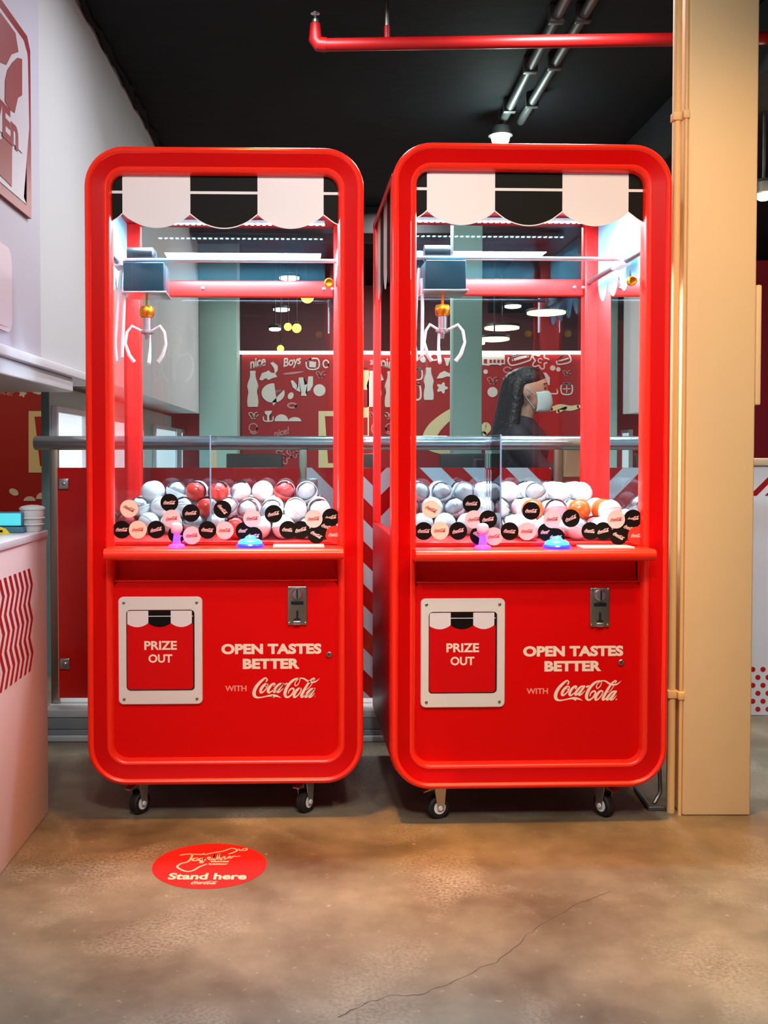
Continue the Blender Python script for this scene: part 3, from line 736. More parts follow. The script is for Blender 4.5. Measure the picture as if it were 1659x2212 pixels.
# unseen ceiling lamps, disc plus light; amber spots and fills past the machines added
def unseen_lamp(x, y, power, col, size, lab, spot=None, aim=None):
    t_ = thing('unseen_lamp', lab, 'lamp', (x, y, CEIL))
    MB().lathe([(size*.6, -.001), (size*.62, -.03), (size*.56, -.034)], (0, 0, 0), 'z', 28).build('lamp_housing', 'lamp_body', t_)
    MB().lathe([(size*.55, -.0345), (size*.5, -.038)], (0, 0, 0), 'z', 28).build('diffuser', 'lamp_white', t_)
    if spot:
        d = bpy.data.lights.new('lamp_light', 'SPOT'); d.spot_size = math.radians(spot); d.spot_blend = .8; d.shadow_soft_size = size*.5
    else:
        d = bpy.data.lights.new('lamp_light', 'AREA'); d.shape = 'DISK'; d.size = size
    d.energy = power; d.color = col
    l = link('lamp_light', d, t_, (0, 0, -.06))
    if aim: l.rotation_euler = (Vector(aim)-Vector((x, y, CEIL-.06))).to_track_quat('-Z', 'Y').to_euler()
unseen_lamp(-.45, .7, 165, (1, .90, .82), .22, 'ceiling spotlight aimed at the left machine', 52, (-.3, 2.94, 1.45))
unseen_lamp(.7, .7, 165, (1, .86, .72), .22, 'ceiling spotlight aimed at the right machine', 52, (.6, 2.94, 1.45))
unseen_lamp(1.4, 1.4, 135, (1, .58, .24), .2, 'warm ceiling spotlight in front of the cream column', 70, (1.05, 2.8, .8))
unseen_lamp(-.2, 2.66, 430, (1, .40, .05), .16, 'amber ceiling spotlight over the floor before the left machine', 33, (-.2, 2.6, 0))  # added pair of spots, gives the floor its orange band
unseen_lamp(.75, 2.62, 430, (1, .43, .06), .16, 'amber ceiling spotlight over the floor before the right machine', 33, (.75, 2.56, 0))
unseen_lamp(.1, .2, 58, (.90, .96, 1), .4, 'round ceiling lamp behind the viewer')
unseen_lamp(-.1, 4.05, 20, (.86, .94, 1), .3, 'round ceiling lamp over the railing near the white wall')  # added fill from here on: brightens handrail, person, graphic wall and hall
unseen_lamp(1.0, 4.1, 42, (1, .95, .92), .3, 'round ceiling lamp over the railing near the seated person')
unseen_lamp(.62, 7.9, 60, (1, .92, .88), .2, 'round ceiling lamp before the red graphic wall')
unseen_lamp(2.55, 7.9, 50, (1, .90, .85), .2, 'round ceiling lamp before the right end of the graphic wall')
unseen_lamp(-3.2, 7.2, 36, (1, .72, .45), .35, 'round ceiling lamp before the dim left part of the graphic wall')
unseen_lamp(.62, 10.6, 40, (1, .8, .8), .2, 'round ceiling lamp at the far end of the hall')

# ================================================================== CLAW MACHINES
MY = 2.94                       # depth at which the features were measured
MXC = W(486, 1000, MY).x        # centre line of the measured machine
def lx(px, py=1000): return W(px, py, MY).x - MXC
def lz(py): return W(486, py, MY).z
HW = .396; RO = .112
ZB, ZT = lz(1697), lz(315); HH = (ZT-ZB)/2; ZC = (ZT+ZB)/2
INS = .073
OW = HW-INS; OZ0, OZ1 = ZB+INS*.93, ZT-INS        # opening
DEPTH = .70; BW = .392
ZSH = lz(1182); ZSB = lz(1206); ZREC = lz(1256)
ZPLAY = ZSH+.012
MC = {}
def shared(key, fn):
    if key not in MC: MC[key] = fn()
    return MC[key]

def awning_polys(x0, x1, ztop, zflat, zlow, cuts):
    """scalloped awning: list of (polygon, index)"""
    out = []
    for i in range(len(cuts)-1):
        a, b = cuts[i], cuts[i+1]
        full = (b-a)
        pts = [(a, ztop), (b, ztop), (b, zflat)]
        n = 14
        for k in range(1, n):
            u = 1-k/n; x = a+full*u; pts.append((x, zflat-(zflat-zlow)*math.sin(PI*u)**.8))
        pts.append((a, zflat)); out.append(pts)
    return out
def clipx(pl, c, sgn):
    out = []
    for i in range(len(pl)):
        a = pl[i]; b = pl[(i+1) % len(pl)]; ia = sgn*(a[0]-c) >= 0; ib = sgn*(b[0]-c) >= 0
        if ia: out.append(a)
        if ia != ib:
            t = (c-a[0])/(b[0]-a[0]); out.append((c, a[1]+t*(b[1]-a[1])))
    return out

def make_machine(label, loc, rz, stickers, chute_x, lock, claw_x, orange):
    R = thing('claw_machine', label, 'claw machine', loc, rz, 'red claw machines')
    # --- moulded front frame
    def f1(): mb = MB(); ring_sweep(mb, HW, HH, RO, [(.000, .06), (.0, .016), (.002, .008), (.006, .003), (.011, .001), (.016, .003), (.019, .008)], ZC); return mb.mesh('outer_lip', 'red_lip_lit')
    link('outer_lip', shared('olip', f1), R)
    def f2(): mb = MB(); ring_sweep(mb, HW, HH, RO, [(.0192, .0085), (.030, .012), (.050, .018), (.054, .019)], ZC, rmin=.045); return mb.mesh('frame_face', 'red_face')
    link('frame_face', shared('face', f2), R)
    def f3(): mb = MB(); ring_sweep(mb, HW, HH, RO, [(.0542, .0188), (.058, .0165), (.064, .018), (.069, .024), (.0725, .036), (.073, .062)], ZC, rmin=.040); return mb.mesh('inner_lip', 'red_lip_lit')
    link('inner_lip', shared('ilip', f3), R)
    # --- body
    def f(): return MB().box(-BW, -BW+.016, .0622, DEPTH, ZB+.075, ZPLAY+.02, .003).mesh('side_panel', 'red_side')
    link('side_panel', shared('sp1', f), R)
    def f(): return MB().box(BW-.016, BW, .0622, DEPTH, ZB+.075, ZPLAY+.02, .003).mesh('side_panel', 'red_side')
    link('side_panel', shared('sp2', f), R)
    def f(): return MB().box(-BW+.017, BW-.017, DEPTH-.016, DEPTH, ZB+.075, ZPLAY+.02, .003).mesh('rear_panel', 'red_side')
    link('rear_panel', shared('rp', f), R)
    def f(): return MB().prism([(-BW, ZB+.0745), (BW, ZB+.0745)]+[(a, ZB+.006+.085+b) for a, b in rrect(BW, .085, .08)[::-1] if b < -.012], lambda u, v, t=0: (u, t, v), .0625, DEPTH).mesh('bottom_panel', 'red_side')
    link('bottom_panel', shared('bp', f), R)
    def f():
        zr0 = lz(372); pts = [(-BW, zr0), (BW, zr0)]+[(a, ZT-.012-.09+b) for a, b in rrect(BW, .09, .085) if b > 0]
        return MB().prism(pts, lambda u, v, t=0: (u, t, v), .0622, DEPTH).mesh('roof_box', 'red_side')
    link('roof_box', shared('rb', f), R)
    pw_ = .058
    for i, (xa, xb, ya_, yb) in enumerate(((-BW, -BW+.05, .0625, .09), (BW-.05, BW, .0625, .09), (-BW, -BW+pw_, DEPTH-.05, DEPTH), (BW-pw_, BW, DEPTH-.05, DEPTH))):
        link('corner_post', shared('post%d' % i, lambda: MB().box(xa, xb, ya_, yb, ZPLAY+.0205, lz(372)-.0005, .004).mesh('corner_post', 'red_inner')), R)
    ztb = lz(455)-.085
    link('rear_beam', shared('rbm', lambda: MB().box(-BW+pw_+.001, BW-pw_-.001, DEPTH-.04, DEPTH-.005, ztb-.055, ztb, .004).mesh('rear_beam', 'red_inner')), R)
    for i, s in enumerate((-1, 1)):
        link('side_beam', shared('sb%d' % i, lambda: MB().tube([(s*(BW-.045), .0905, ztb-.012), (s*(BW-.045), DEPTH-.0505, ztb-.012)], .009, 10).mesh('side_beam', 'grey_metal')), R)
    def f():
        mb = MB().box(-BW+.017, BW-.017, .064, DEPTH-.017, ZPLAY-.012, ZPLAY, .002); return mb.mesh('play_floor', 'red_inner')
    link('play_floor', shared('pf', f), R)
    # rivet lines on the rear beam
    for k, bx in enumerate((-.12, .30, .33)):
        link('bolt', shared('bolt', lambda: MB().lathe([(.006, 0), (.006, -.004), (.002, -.006)], (0, 0, 0), 'y', 10).mesh('bolt', 'steel')), R, (bx, DEPTH-.0405, ztb-.028))
    # --- glazing
    gz0, gz1 = ZSH+.0005, OZ1+.02
    def f(): return MB().add([(-OW-.004, .045, gz0), (OW+.004, .045, gz0), (OW+.004, .045, gz1), (-OW-.004, .045, gz1)], [(0, 1, 2, 3)]).mesh('front_glass', 'glass_front')
    FG = link('front_glass', shared('fg', f), R)
    sg = []
    for i, s in enumerate((-1, 1)):
        x = s*(BW-.012)
        sg.append(link('side_glass', shared('sg%d' % i, lambda: MB().add([(x, .0905, ZPLAY+.021), (x, DEPTH-.051, ZPLAY+.021), (x, DEPTH-.051, lz(372)-.001), (x, .0905, lz(372)-.001)], [(0, 1, 2, 3)]).mesh('side_glass', 'glass')), R))
    def f(): return MB().add([(-BW+pw_+.001, DEPTH-.0045, ZPLAY+.021), (BW-pw_-.001, DEPTH-.0045, ZPLAY+.021), (BW-pw_-.001, DEPTH-.0045, lz(372)-.001), (-BW+pw_+.001, DEPTH-.0045, lz(372)-.001)], [(0, 1, 2, 3)]).mesh('rear_glass', 'glass_rear')
    RG = link('rear_glass', shared('rg', f), R)
    # --- printed awning on the front glass
    cuts = [lx(116), lx(263), lx(410), lx(556), lx(700), lx(847)]
    zfl, zlo, ztp = lz(455), lz(486), OZ1+.015
    yA = .0445
    polys = awning_polys(0, 0, ztp, zfl, zlo, cuts)
    for i, pl in enumerate(polys):
        pl = clipx(clipx(pl, -OW-.003, 1), OW+.003, -1)
        white = i % 2 == 1
        def f():
            mb = MB(); mb.prism(pl, XZ(yA), .0002, .0006, 0)
            return mb.mesh('awning_scallop', 'white_print' if white else 'black_print')
        sc = link('awning_scallop', shared('aw%d' % i, f), FG)
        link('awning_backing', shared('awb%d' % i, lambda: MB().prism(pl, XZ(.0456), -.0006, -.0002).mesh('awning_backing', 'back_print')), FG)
        if not white:
            def f():
                xs = [p_[0] for p_ in pl]; mb = MB()
                mb.prism([(min(xs), lz(405)), (max(xs), lz(405)), (max(xs), lz(411)), (min(xs), lz(411))], XZ(yA), .0007, .0010)
                low = sorted([p_ for p_ in pl if p_[1] < zfl+1e-6], key=lambda q: q[0])
                if len(low) > 2: mb.ribbon([(a, b, .0030) for a, b in low[::2]+[low[-1]]], XZ(yA), .0009, 3)
                return mb.mesh('awning_line', 'white_print')
            link('awning_line', shared('al%d' % i, f), FG)
    # light blue backing seen from inside and scalloped awnings on the side panes
    for i, s in enumerate((-1, 1)):
        x = s*(BW-.012); n = 5; st = (DEPTH-.141)/n
        cut2 = [.0905+st*k for k in range(n+1)]
        for k, pl in enumerate(awning_polys(0, 0, lz(372)-.002, lz(540), lz(585), cut2)):
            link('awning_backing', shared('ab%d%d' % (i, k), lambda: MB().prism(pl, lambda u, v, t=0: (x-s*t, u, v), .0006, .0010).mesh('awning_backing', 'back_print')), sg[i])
            link('awning_scallop', shared('as%d%d' % (i, k), lambda: MB().prism(pl, lambda u, v, t=0: (x+s*t, u, v), .0006, .0010).mesh('awning_scallop', 'black_print' if k % 2 else 'white_print')), sg[i])
    # --- round stickers on the lower window
    RS = .0258
    def sticker_mesh(kind):
        fn = XZ(0); mb = MB()
        mb.prism(ell(0, 0, RS, RS, 28), fn, 0, .0005, 0)
        script_mark(mb, fn, 0, 0, RS*1.35, 1, 2, .0008)
        cols = {'b': ('black_print', 'pink_print'), 'w': ('cream_print', 'red_print'), 'p': ('pink_print', 'red_print'), 'r': ('shell_red', 'pink_print')}[kind]
        return mb.mesh('round_sticker', list(cols))
    for i, (px_, py_, kind, rot) in enumerate(stickers):
        x = lx(px_); z = lz(py_)
        x = max(min(x, OW-.004), -OW+.004)
        so = link('round_sticker', shared('st'+kind, lambda: sticker_mesh(kind)), FG, (x, .0445-.0009*((i % 4)+1)*.5, z), (0, -math.radians(rot), 0))
    # --- control shelf
    def f():
        mb = MB(); pr = []
        n = 8; zc_ = (ZSH+ZSB)/2; rr_ = (ZSH-ZSB)/2
        pr = [(.055, ZSH)]+[(-.045-rr_*math.sin(PI*k/n), zc_+rr_*math.cos(PI*k/n)) for k in range(n+1)]+[(.055, ZSB)]
        w = OW+.012
        vs = [(-w, a, b) for a, b in pr]+[(w, a, b) for a, b in pr]; k = len(pr)
        fs = [(i, i+1, k+i+1, k+i) for i in range(k-1)]+[tuple(range(k)), tuple(range(k, 2*k))[::-1], (k-1, 0, k, 2*k-1)]
        mb.add(vs, fs, 0, True); return mb.mesh('control_shelf', 'red_lip_lit')
    SH = link('control_shelf', shared('sh', f), R)
    jx = lx(381)
    def f(): return MB().lathe([(.024, 0), (.022, .006), (.012, .010), (.0095, .03), (.0085, .036)], (0, 0, 0), 'z', 20).mesh('joystick_stem', 'stick_glow')
    J = link('joystick', shared('js', f), R, (jx, .004, ZSH+.0005)); 
    link('knob', shared('jk', lambda: MB().lathe([(.004, .0365), (.011, .039), (.0165, .047), (.0175, .056), (.015, .065), (.008, .070), (.002, .071)], (0, 0, 0), 'z', 20).mesh('knob', 'stick_ball')), J)
    B = link('push_button', shared('bt', lambda: MB().lathe([(.0395, 0), (.040, .006), (.036, .010)], (0, 0, 0), 'z', 30).mesh('push_button', 'button_rim')), R, (lx(540), .0, ZSH+.0005))
    link('button_dome', shared('bd', lambda: MB().lathe([(.035, .0102), (.033, .017), (.026, .022), (.016, .0245), (.0135, .029), (.008, .033), (.002, .034)], (0, 0, 0), 'z', 30).mesh('button_dome', 'button_glow')), B)
    link('instruction_card', shared('ic', lambda: MB().box(lx(590), lx(700), -.035, .035, ZSH+.0005, ZSH+.006, .001).mesh('instruction_card', 'white_print')), R)
    # --- recess and lower door
    link('recess_panel', shared('rc', lambda: MB().box(-OW-.005, OW+.005, .088, .094, ZREC-.01, ZSB+.02).box(-OW-.005, OW+.005, .0505, .088, ZREC-.008, ZREC-.003).mesh('recess_panel', 'red_panel')), R)
    def f():
        mb = MB(); zl = OZ0-.012; pts = rrect(OW+.003, (ZREC-zl)/2, .03)
        mb.prism([(a, (ZREC+zl)/2+b) for a, b in pts], XZ(.05), 0, .012); return mb.mesh('lower_door', 'red_panel')
    D = link('lower_door', shared('ld', f), R)
    yd = .038
    link('door_edge', shared('de', lambda: MB().box(-OW+.002, OW-.002, yd-.004, yd-.0002, ZREC-.003, ZREC, .001).mesh('door_edge', 'red_lip_lit')), R)
    for (pa_, pb2) in ((316, 343), (645, 705)):
        pass
    # prize door
    px0, px1, pz0, pz1 = lx(251), lx(434), lz(1526), lz(1292)
    pcx, pcz = (px0+px1)/2, (pz0+pz1)/2; pw2, ph2 = (px1-px0)/2, (pz1-pz0)/2
    qx0, qx1, qz0, qz1 = lx(268), lx(417), lz(1497), lz(1320)
    def f():
        mb = MB(); o_ = [(pcx+a, pcz+b) for a, b in rrect(pw2, ph2, .014, 6)]; i_ = [((qx0+qx1)/2+a, (qz0+qz1)/2+b) for a, b in rrect((qx1-qx0)/2, (qz1-qz0)/2, .012, 6)]
        k = len(o_); ys = (yd-.0002, yd-.009)
        vs = [(x, yd-.0002, z) for x, z in o_]+[(x, yd-.007, z) for x, z in o_]+[(pcx+(x-pcx)*.985, yd-.009, pcz+(z-pcz)*.988) for x, z in o_]+[(x, yd-.009, z) for x, z in i_]+[(x, yd-.0002, z) for x, z in i_]
        fs = []
        for l in range(4):
            for j in range(k): fs.append((l*k+j, l*k+(j+1) % k, (l+1)*k+(j+1) % k, (l+1)*k+j))
        return mb.add(vs, fs, 0).mesh('prize_door_frame', 'white_plastic')
    PF = link('prize_door_frame', shared('pdf', f), R)
    for (bx, bz) in ((px0+.016, pz1-.016), (px1-.016, pz1-.016), (px0+.016, pz0+.016), (px1-.016, pz0+.016)):
        link('screw', shared('scr', lambda: MB().lathe([(.0042, 0), (.0042, -.002), (.002, -.003)], (0, 0, 0), 'y', 10).mesh('screw', 'brushed')), PF, (bx, yd-.0092, bz))
    link('door_gap', shared('dgap', lambda: MB().box(qx0+.0005, qx1-.0005, yd-.0016, yd-.0004, qz0+.0005, qz1-.0005).mesh('door_gap', 'black')), PF)
    FLP = link('prize_flap', shared('flap', lambda: MB().prism([((qx0+qx1)/2-.001+a, (qz0+qz1)/2+.001+b) for a, b in rrect((qx1-qx0)/2-.0035, (qz1-qz0)/2-.003, .010, 5)], XZ(yd), .0018, .0050).mesh('prize_flap', 'red_flap')), R)
    fcuts = [lx(268), lx(316), lx(365), lx(411), lx(460)]
    for i, pl in enumerate(awning_polys(0, 0, qz1-.003, lz(1349), lz(1358), fcuts)):
        pl = clipx(clipx(pl, qx0+.003, 1), qx1-.0045, -1)
        link('awning_scallop', shared('fa%d' % i, lambda: MB().prism(pl, XZ(yd), .0052, .0058).mesh('awning_scallop', 'black_print' if i % 2 else 'white_print')), FLP)
        if i % 2:
            xs = [q[0] for q in pl]
            link('awning_line', shared('fl%d' % i, lambda: MB().box(min(xs), max(xs), yd-.0063, yd-.0059, lz(1335), lz(1333.4)).mesh('awning_line', 'white_print')), FLP)
    def f():
        mb = MB(); fn = XZ(yd)
        put_text(mb, 'PRIZE', fn, lx(342.5), lz(1398), lx(378)-lx(307), .0255, .028, 0, 0, 1.0, t=.0054)
        put_text(mb, 'OUT', fn, lx(342), lz(1426.5), lx(368)-lx(316), .0245, .028, 0, 0, 1.0, t=.0054); return mb.mesh('prize_lettering', 'cream_print')
    link('prize_lettering', shared('ptx', f), FLP)
    # slogan and word mark
    def f():
        mb = MB(); fn = XZ(yd)
        put_text(mb, 'OPEN TASTES', fn, lx(585), lz(1407.5), lx(695)-lx(475), .0305, .05, 0, 0, 1.02, t=.0006)
        put_text(mb, 'BETTER', fn, lx(584.5), lz(1440), lx(647)-lx(522), .030, .05, 0, 0, 1.02, t=.0006); return mb.mesh('slogan_lettering', 'cream_print')
    link('slogan_lettering', shared('stx', f), D)
    link('small_lettering', shared('wtx', lambda: put_text(MB(), 'WITH', XZ(yd), lx(506.5), lz(1493.5), lx(530)-lx(483), .0165, .022, t=.0006).mesh('small_lettering', 'salmon_print')), D)
    link('script_mark', shared('scm', lambda: script_mark(MB(), XZ(yd), lx(616.5), lz(1493), lx(691)-lx(543), 0, 6, .0007, 0, 1).mesh('script_mark', ['cream_print', 'salmon_print'])), D)
    # coin slot
    cxm, czm = lx(642), lz(1312.5); cw, chh = .0285, .0565
    CS = link('coin_slot', shared('cs', lambda: MB().box(cxm-cw, cxm+cw, yd-.006, yd-.0002, czm-chh, czm+chh, .003).mesh('coin_slot', 'brushed')), R)
    link('coin_knob', shared('ck', lambda: MB().lathe([(.0165, 0), (.0165, -.006), (.013, -.010), (.004, -.011)], (cxm-.001, yd-.0062, czm+.035), 'y', 24).mesh('coin_knob', 'steel')), CS)
    link('coin_entry', shared('ce', lambda: MB().box(cxm-.0028, cxm+.0016, yd-.0185, yd-.0174, czm+.022, czm+.049).mesh('coin_entry', 'black')), CS)
    link('display', shared('cdp', lambda: MB().box(cxm-.018, cxm+.018, yd-.0085, yd-.0062, czm+.003, czm+.014, .001).mesh('display', 'dark_metal')), CS)
    link('return_slot', shared('crs', lambda: MB().prism([(cxm-.003, czm-.016), (cxm, czm-.013), (cxm+.003, czm-.016), (cxm+.003, czm-.036), (cxm+.011, czm-.039), (cxm+.007, czm-.043), (cxm-.009, czm-.043), (cxm-.012, czm-.039), (cxm-.003, czm-.036)], XZ(yd), .0063, .0072).mesh('return_slot', 'black')), CS)
    link('return_chute', shared('crc', lambda: MB().box(cxm-.011, cxm+.010, yd-.012, yd-.0062, czm-chh+.001, czm-.044, .002).mesh('return_chute', 'steel')), CS)
    for k, (a, b) in enumerate(((-1, -1), (1, -1), (-1, 1), (1, 1))):
        link('screw', shared('scr', None), CS, (cxm+a*(cw-.005), yd-.0062, czm+b*(chh-.005)))
    LK = link('lock', shared('lk', lambda: MB().lathe([(.0085, 0), (.0085, -.005), (.0065, -.0065), (.004, -.006)], (0, 0, 0), 'y', 18).mesh('lock', 'brushed')), R, (lx(lock[0]), yd-.0002, lz(lock[1])))
    link('keyhole', shared('kh', lambda: MB().box(-.001, .001, -.0072, -.0064, -.003, .003).mesh('keyhole', 'black')), LK)
    # --- casters
    for i, (cxx, cyy, ang) in enumerate(((lx(292), .06, -.62 if orange is None else -1.25), (lx(660), .06, -.62 if orange is None else .5), (lx(300), DEPTH-.1, .3), (lx(668), DEPTH-.1, -.4))):
        zt_ = ZB+.004
        C = link('caster', shared('cp', lambda: MB().box(-.03, .03, -.025, .025, -.004, 0, .001).mesh('caster_plate', 'grey_metal')), R, (cxx, cyy, zt_), (0, 0, ang))
        wr = .033
        wz = -zt_+wr
        link('fork', shared('cf', lambda: MB().lathe([(.018, -.0045), (.018, -.012), (.014, -.014)], (0, 0, 0), 'z', 16).prism([(-.018, -.012), (.018, -.012), (.012, wz-.006), (-.008, wz-.006)], lambda u, v, t=0: (t, u, v), .016, .0185).prism([(-.018, -.012), (.018, -.012), (.012, wz-.006), (-.008, wz-.006)], lambda u, v, t=0: (t, u, v), -.0185, -.016).mesh('fork', 'steel')), C)
        link('wheel', shared('cw', lambda: MB().lathe([(wr-.005, -.014), (wr, -.010), (wr, .010), (wr-.005, .014)], (0, 0, wz), 'x', 24).mesh('wheel', 'rubber')), C)
        link('hub', shared('ch', lambda: MB().lathe([(.0185, -.0146), (.0185, .0146)], (0, 0, wz), 'x', 20).lathe([(.006, -.021), (.007, -.019), (.007, .019), (.006, .021)], (0, 0, wz), 'x', 10).mesh('hub', 'lead')), C)
        link('brake_pedal', shared('cb', lambda: MB().prism([(-.05, -.022), (-.048, -.018), (-.022, -.010), (-.018, -.016)], lambda u, v, t=0: (t, u, v), -.011, .011).mesh('brake_pedal', 'brushed')), C)
    # --- lighting inside
    zl = lz(372)-.004
    for i, yy in enumerate((.16, DEPTH-.12)):
        LB = link('light_bar', shared('lb%d' % i, lambda: MB().box(-.30, .30, yy-.014, yy+.014, zl-.012, zl-.001, .002).mesh('light_bar', 'white_plastic')), R)
        ld = link('led_chips', shared('lc%d' % i, lambda: [mb_ for mb_ in [MB()] if [mb_.box(-.29+k*.02, -.28+k*.02, yy-.006, yy+.006, zl-.0145, zl-.0122) for k in range(30)]][0].mesh('led_chips', 'led')), LB); ld['kind'] = 'stuff'
    for i, s in enumerate((-1, 1)):
        link('edge_light', shared('el%d' % i, lambda: MB().box(min(s*(OW+.012), s*(OW+.018)), max(s*(OW+.012), s*(OW+.018)), .066, .074, lz(600), lz(475), .001).mesh('edge_light', 'led_side')), R)
    dl = bpy.data.lights.new('cabinet_light', 'AREA'); dl.shape = 'RECTANGLE'; dl.size = .6; dl.size_y = .10; dl.energy = 33; dl.color = (.66, .87, 1)
    link('cabinet_light', dl, R, (0, .30, zl-.02))
    # --- gantry, hoist and claw
    zg = ztb-.005
    for i, yy in enumerate((.27, .33)):
        link('gantry_rail', shared('gr%d' % i, lambda: MB().tube([(-BW+.05, yy, zg+.012*i), (BW-.05, yy, zg+.012*i)], .0065, 10).mesh('gantry_rail', 'steel')), R)
    for i, s in enumerate((-1, 1)):
        link('end_bracket', shared('eb%d' % i, lambda: MB().box(min(s*(BW-.032), s*(BW-.062)), max(s*(BW-.032), s*(BW-.062)), .25, .35, zg-.02, zg+.035, .003).mesh('end_bracket', 'lead')), R)
    hx = claw_x
    H = link('hoist_box', shared('hb', lambda: MB().box(-.062, .062, .235, .365, zg-.10, zg-.012, .004).mesh('hoist_box', 'blue_dark')), R, (hx, 0, 0))
    link('hoist_plate', shared('hp', lambda: MB().box(-.068, .068, .23, .37, zg-.106, zg-.1005, .001).mesh('hoist_plate', 'steel')), H)
    link('hoist_motor', shared('hm', lambda: MB().lathe([(.025, -.058), (.025, .02), (.012, .03)], (0, .30, zg+.02), 'x', 18).mesh('hoist_motor', 'dark_metal')), H)
    zc0 = zg-.1065
    CL = link('claw', shared('cl0', lambda: MB().tube([(0, .30, zc0), (0, .30, zc0-.03)], .004, 8).lathe([(.012, -.03), (.02, -.032), (.023, -.04), (.023, -.058), (.018, -.066)], (0, .30, zc0), 'z', 20).mesh('claw_solenoid', 'gold')), R, (hx, 0, 0))
    link('claw_body', shared('cl1', lambda: MB().lathe([(.014, -.0665), (.014, -.105), (.022, -.107), (.022, -.114), (.008, -.12), (.006, -.135)], (0, .30, zc0), 'z', 18).mesh('claw_body', 'steel')), CL)
    for k in range(3):
        a = 2*PI*k/3-.5
        d_ = Vector((math.cos(a), math.sin(a), 0)); base = Vector((0, .30, zc0))
        link('claw_prong', shared('cl2%d' % k, lambda: MB().tube([base+d_*r_+Vector((0, 0, z_)) for r_, z_ in ((.018, -.108), (.05, -.095), (.066, -.115), (.072, -.15), (.060, -.185), (.044, -.205), (.04, -.20))], [.004, .0045, .0045, .0045, .006, .006, .004], 8).mesh('claw_prong', 'lead')), CL)
    cab = [Vector((-.075, .28, zg-.03)), Vector((-.085, .27, zg-.12)), Vector((-.092, .26, zg-.26)), Vector((-.085, .25, zg-.315)), Vector((-.07, .25, zg-.30)), Vector((-.066, .27, zg-.15)), Vector((-.066, .29, zg-.06))]
    link('cable', shared('cab', lambda: MB().tube(cab, .0055, 8).mesh('cable', 'lead')), H)
    link('lock', shared('lkk', lambda: MB().lathe([(.014, 0), (.014, -.012), (.010, -.016), (.006, -.015)], (0, 0, 0), 'y', 18).mesh('cam_lock', 'gold')), R, (lx(712), .062, lz(603)))
    # --- prize chute of clear acrylic
    cxx = chute_x; zct = lz(938)
    yc1 = .30
    link('chute_wall', shared('chw%.3f' % cxx, lambda: MB().box(cxx-.002, cxx+.002, .075, yc1, ZPLAY+.0005, zct).mesh('chute_wall', 'acrylic')), R)
    link('chute_wall', shared('chv%.3f' % cxx, lambda: MB().box(-BW+.02, cxx-.0025, yc1-.004, yc1, ZPLAY+.0005, zct).mesh('chute_wall', 'acrylic')), R)
    link('chute_edge', shared('chx%.3f' % cxx, lambda: MB().box(cxx-.0022, cxx+.0022, .0735, .0748, ZPLAY+.0005, zct).mesh('chute_edge', 'acrylic_edge')), R)
    return R

# ---------------------------------------------------------------- capsule balls
BR = .0345
def shell(lo, hi, r, n=18, m=6):
    return [(max(r*math.cos(lo+(hi-lo)*k/m), 1e-4), r*math.sin(lo+(hi-lo)*k/m)) for k in range(m+1)]
def filling_mesh(mname):
    mb = MB(); mb.ball((0, 0, 0), BR*.84, 12, 8)
    rnd = random.Random(3); mb.v = [tuple(c*(1+rnd.uniform(-.16, .12)) for c in v) for v in mb.v]
    return mb.mesh('filling', mname)
BM = {
 'top_clear': MB().lathe(shell(.02, PI/2, BR), n=18, caps=False).mesh('upper_shell', 'shell_clear'),
 'fill_w': filling_mesh('filling'), 'fill_r': filling_mesh('filling_red'),
}
for nm in ('white', 'pink', 'red', 'orange'):
    BM['bot_'+nm] = MB().lathe(shell(-PI/2, .0, BR), n=18, caps=False).lathe([(BR*1.0, 0), (BR*1.02, .0006), (BR*1.02, -.003), (BR, -.0036)], n=18, caps=False).mesh('lower_shell', 'shell_'+nm)
    BM['top_'+nm] = MB().lathe(shell(.02, PI/2, BR), n=18, caps=False).mesh('upper_shell', 'shell_'+nm)
KINDS = {'white': ('top_white', 'bot_white', None, 'white plastic capsule ball'), 'clear': ('top_clear', 'bot_white', 'fill_w', 'clear capsule ball with white filling'),
         'pink': ('top_clear', 'bot_pink', 'fill_w', 'clear-topped pink capsule ball'), 'red': ('top_clear', 'bot_red', 'fill_r', 'clear-topped red capsule ball'), 'orange': ('top_orange', 'bot_orange', None, 'orange capsule ball')}
def add_ball(kind, p, label, group):
    t_ = thing('capsule_ball', label, 'ball', p, 0, group)
    t_.rotation_euler = (random.uniform(-.9, .9), random.uniform(-.9, .9), random.uniform(0, 6))
    a, b, c, _ = KINDS[kind]
    link('upper_shell', BM[a], t_); link('lower_shell', BM[b], t_)
    if c: link('filling', BM[c], t_)
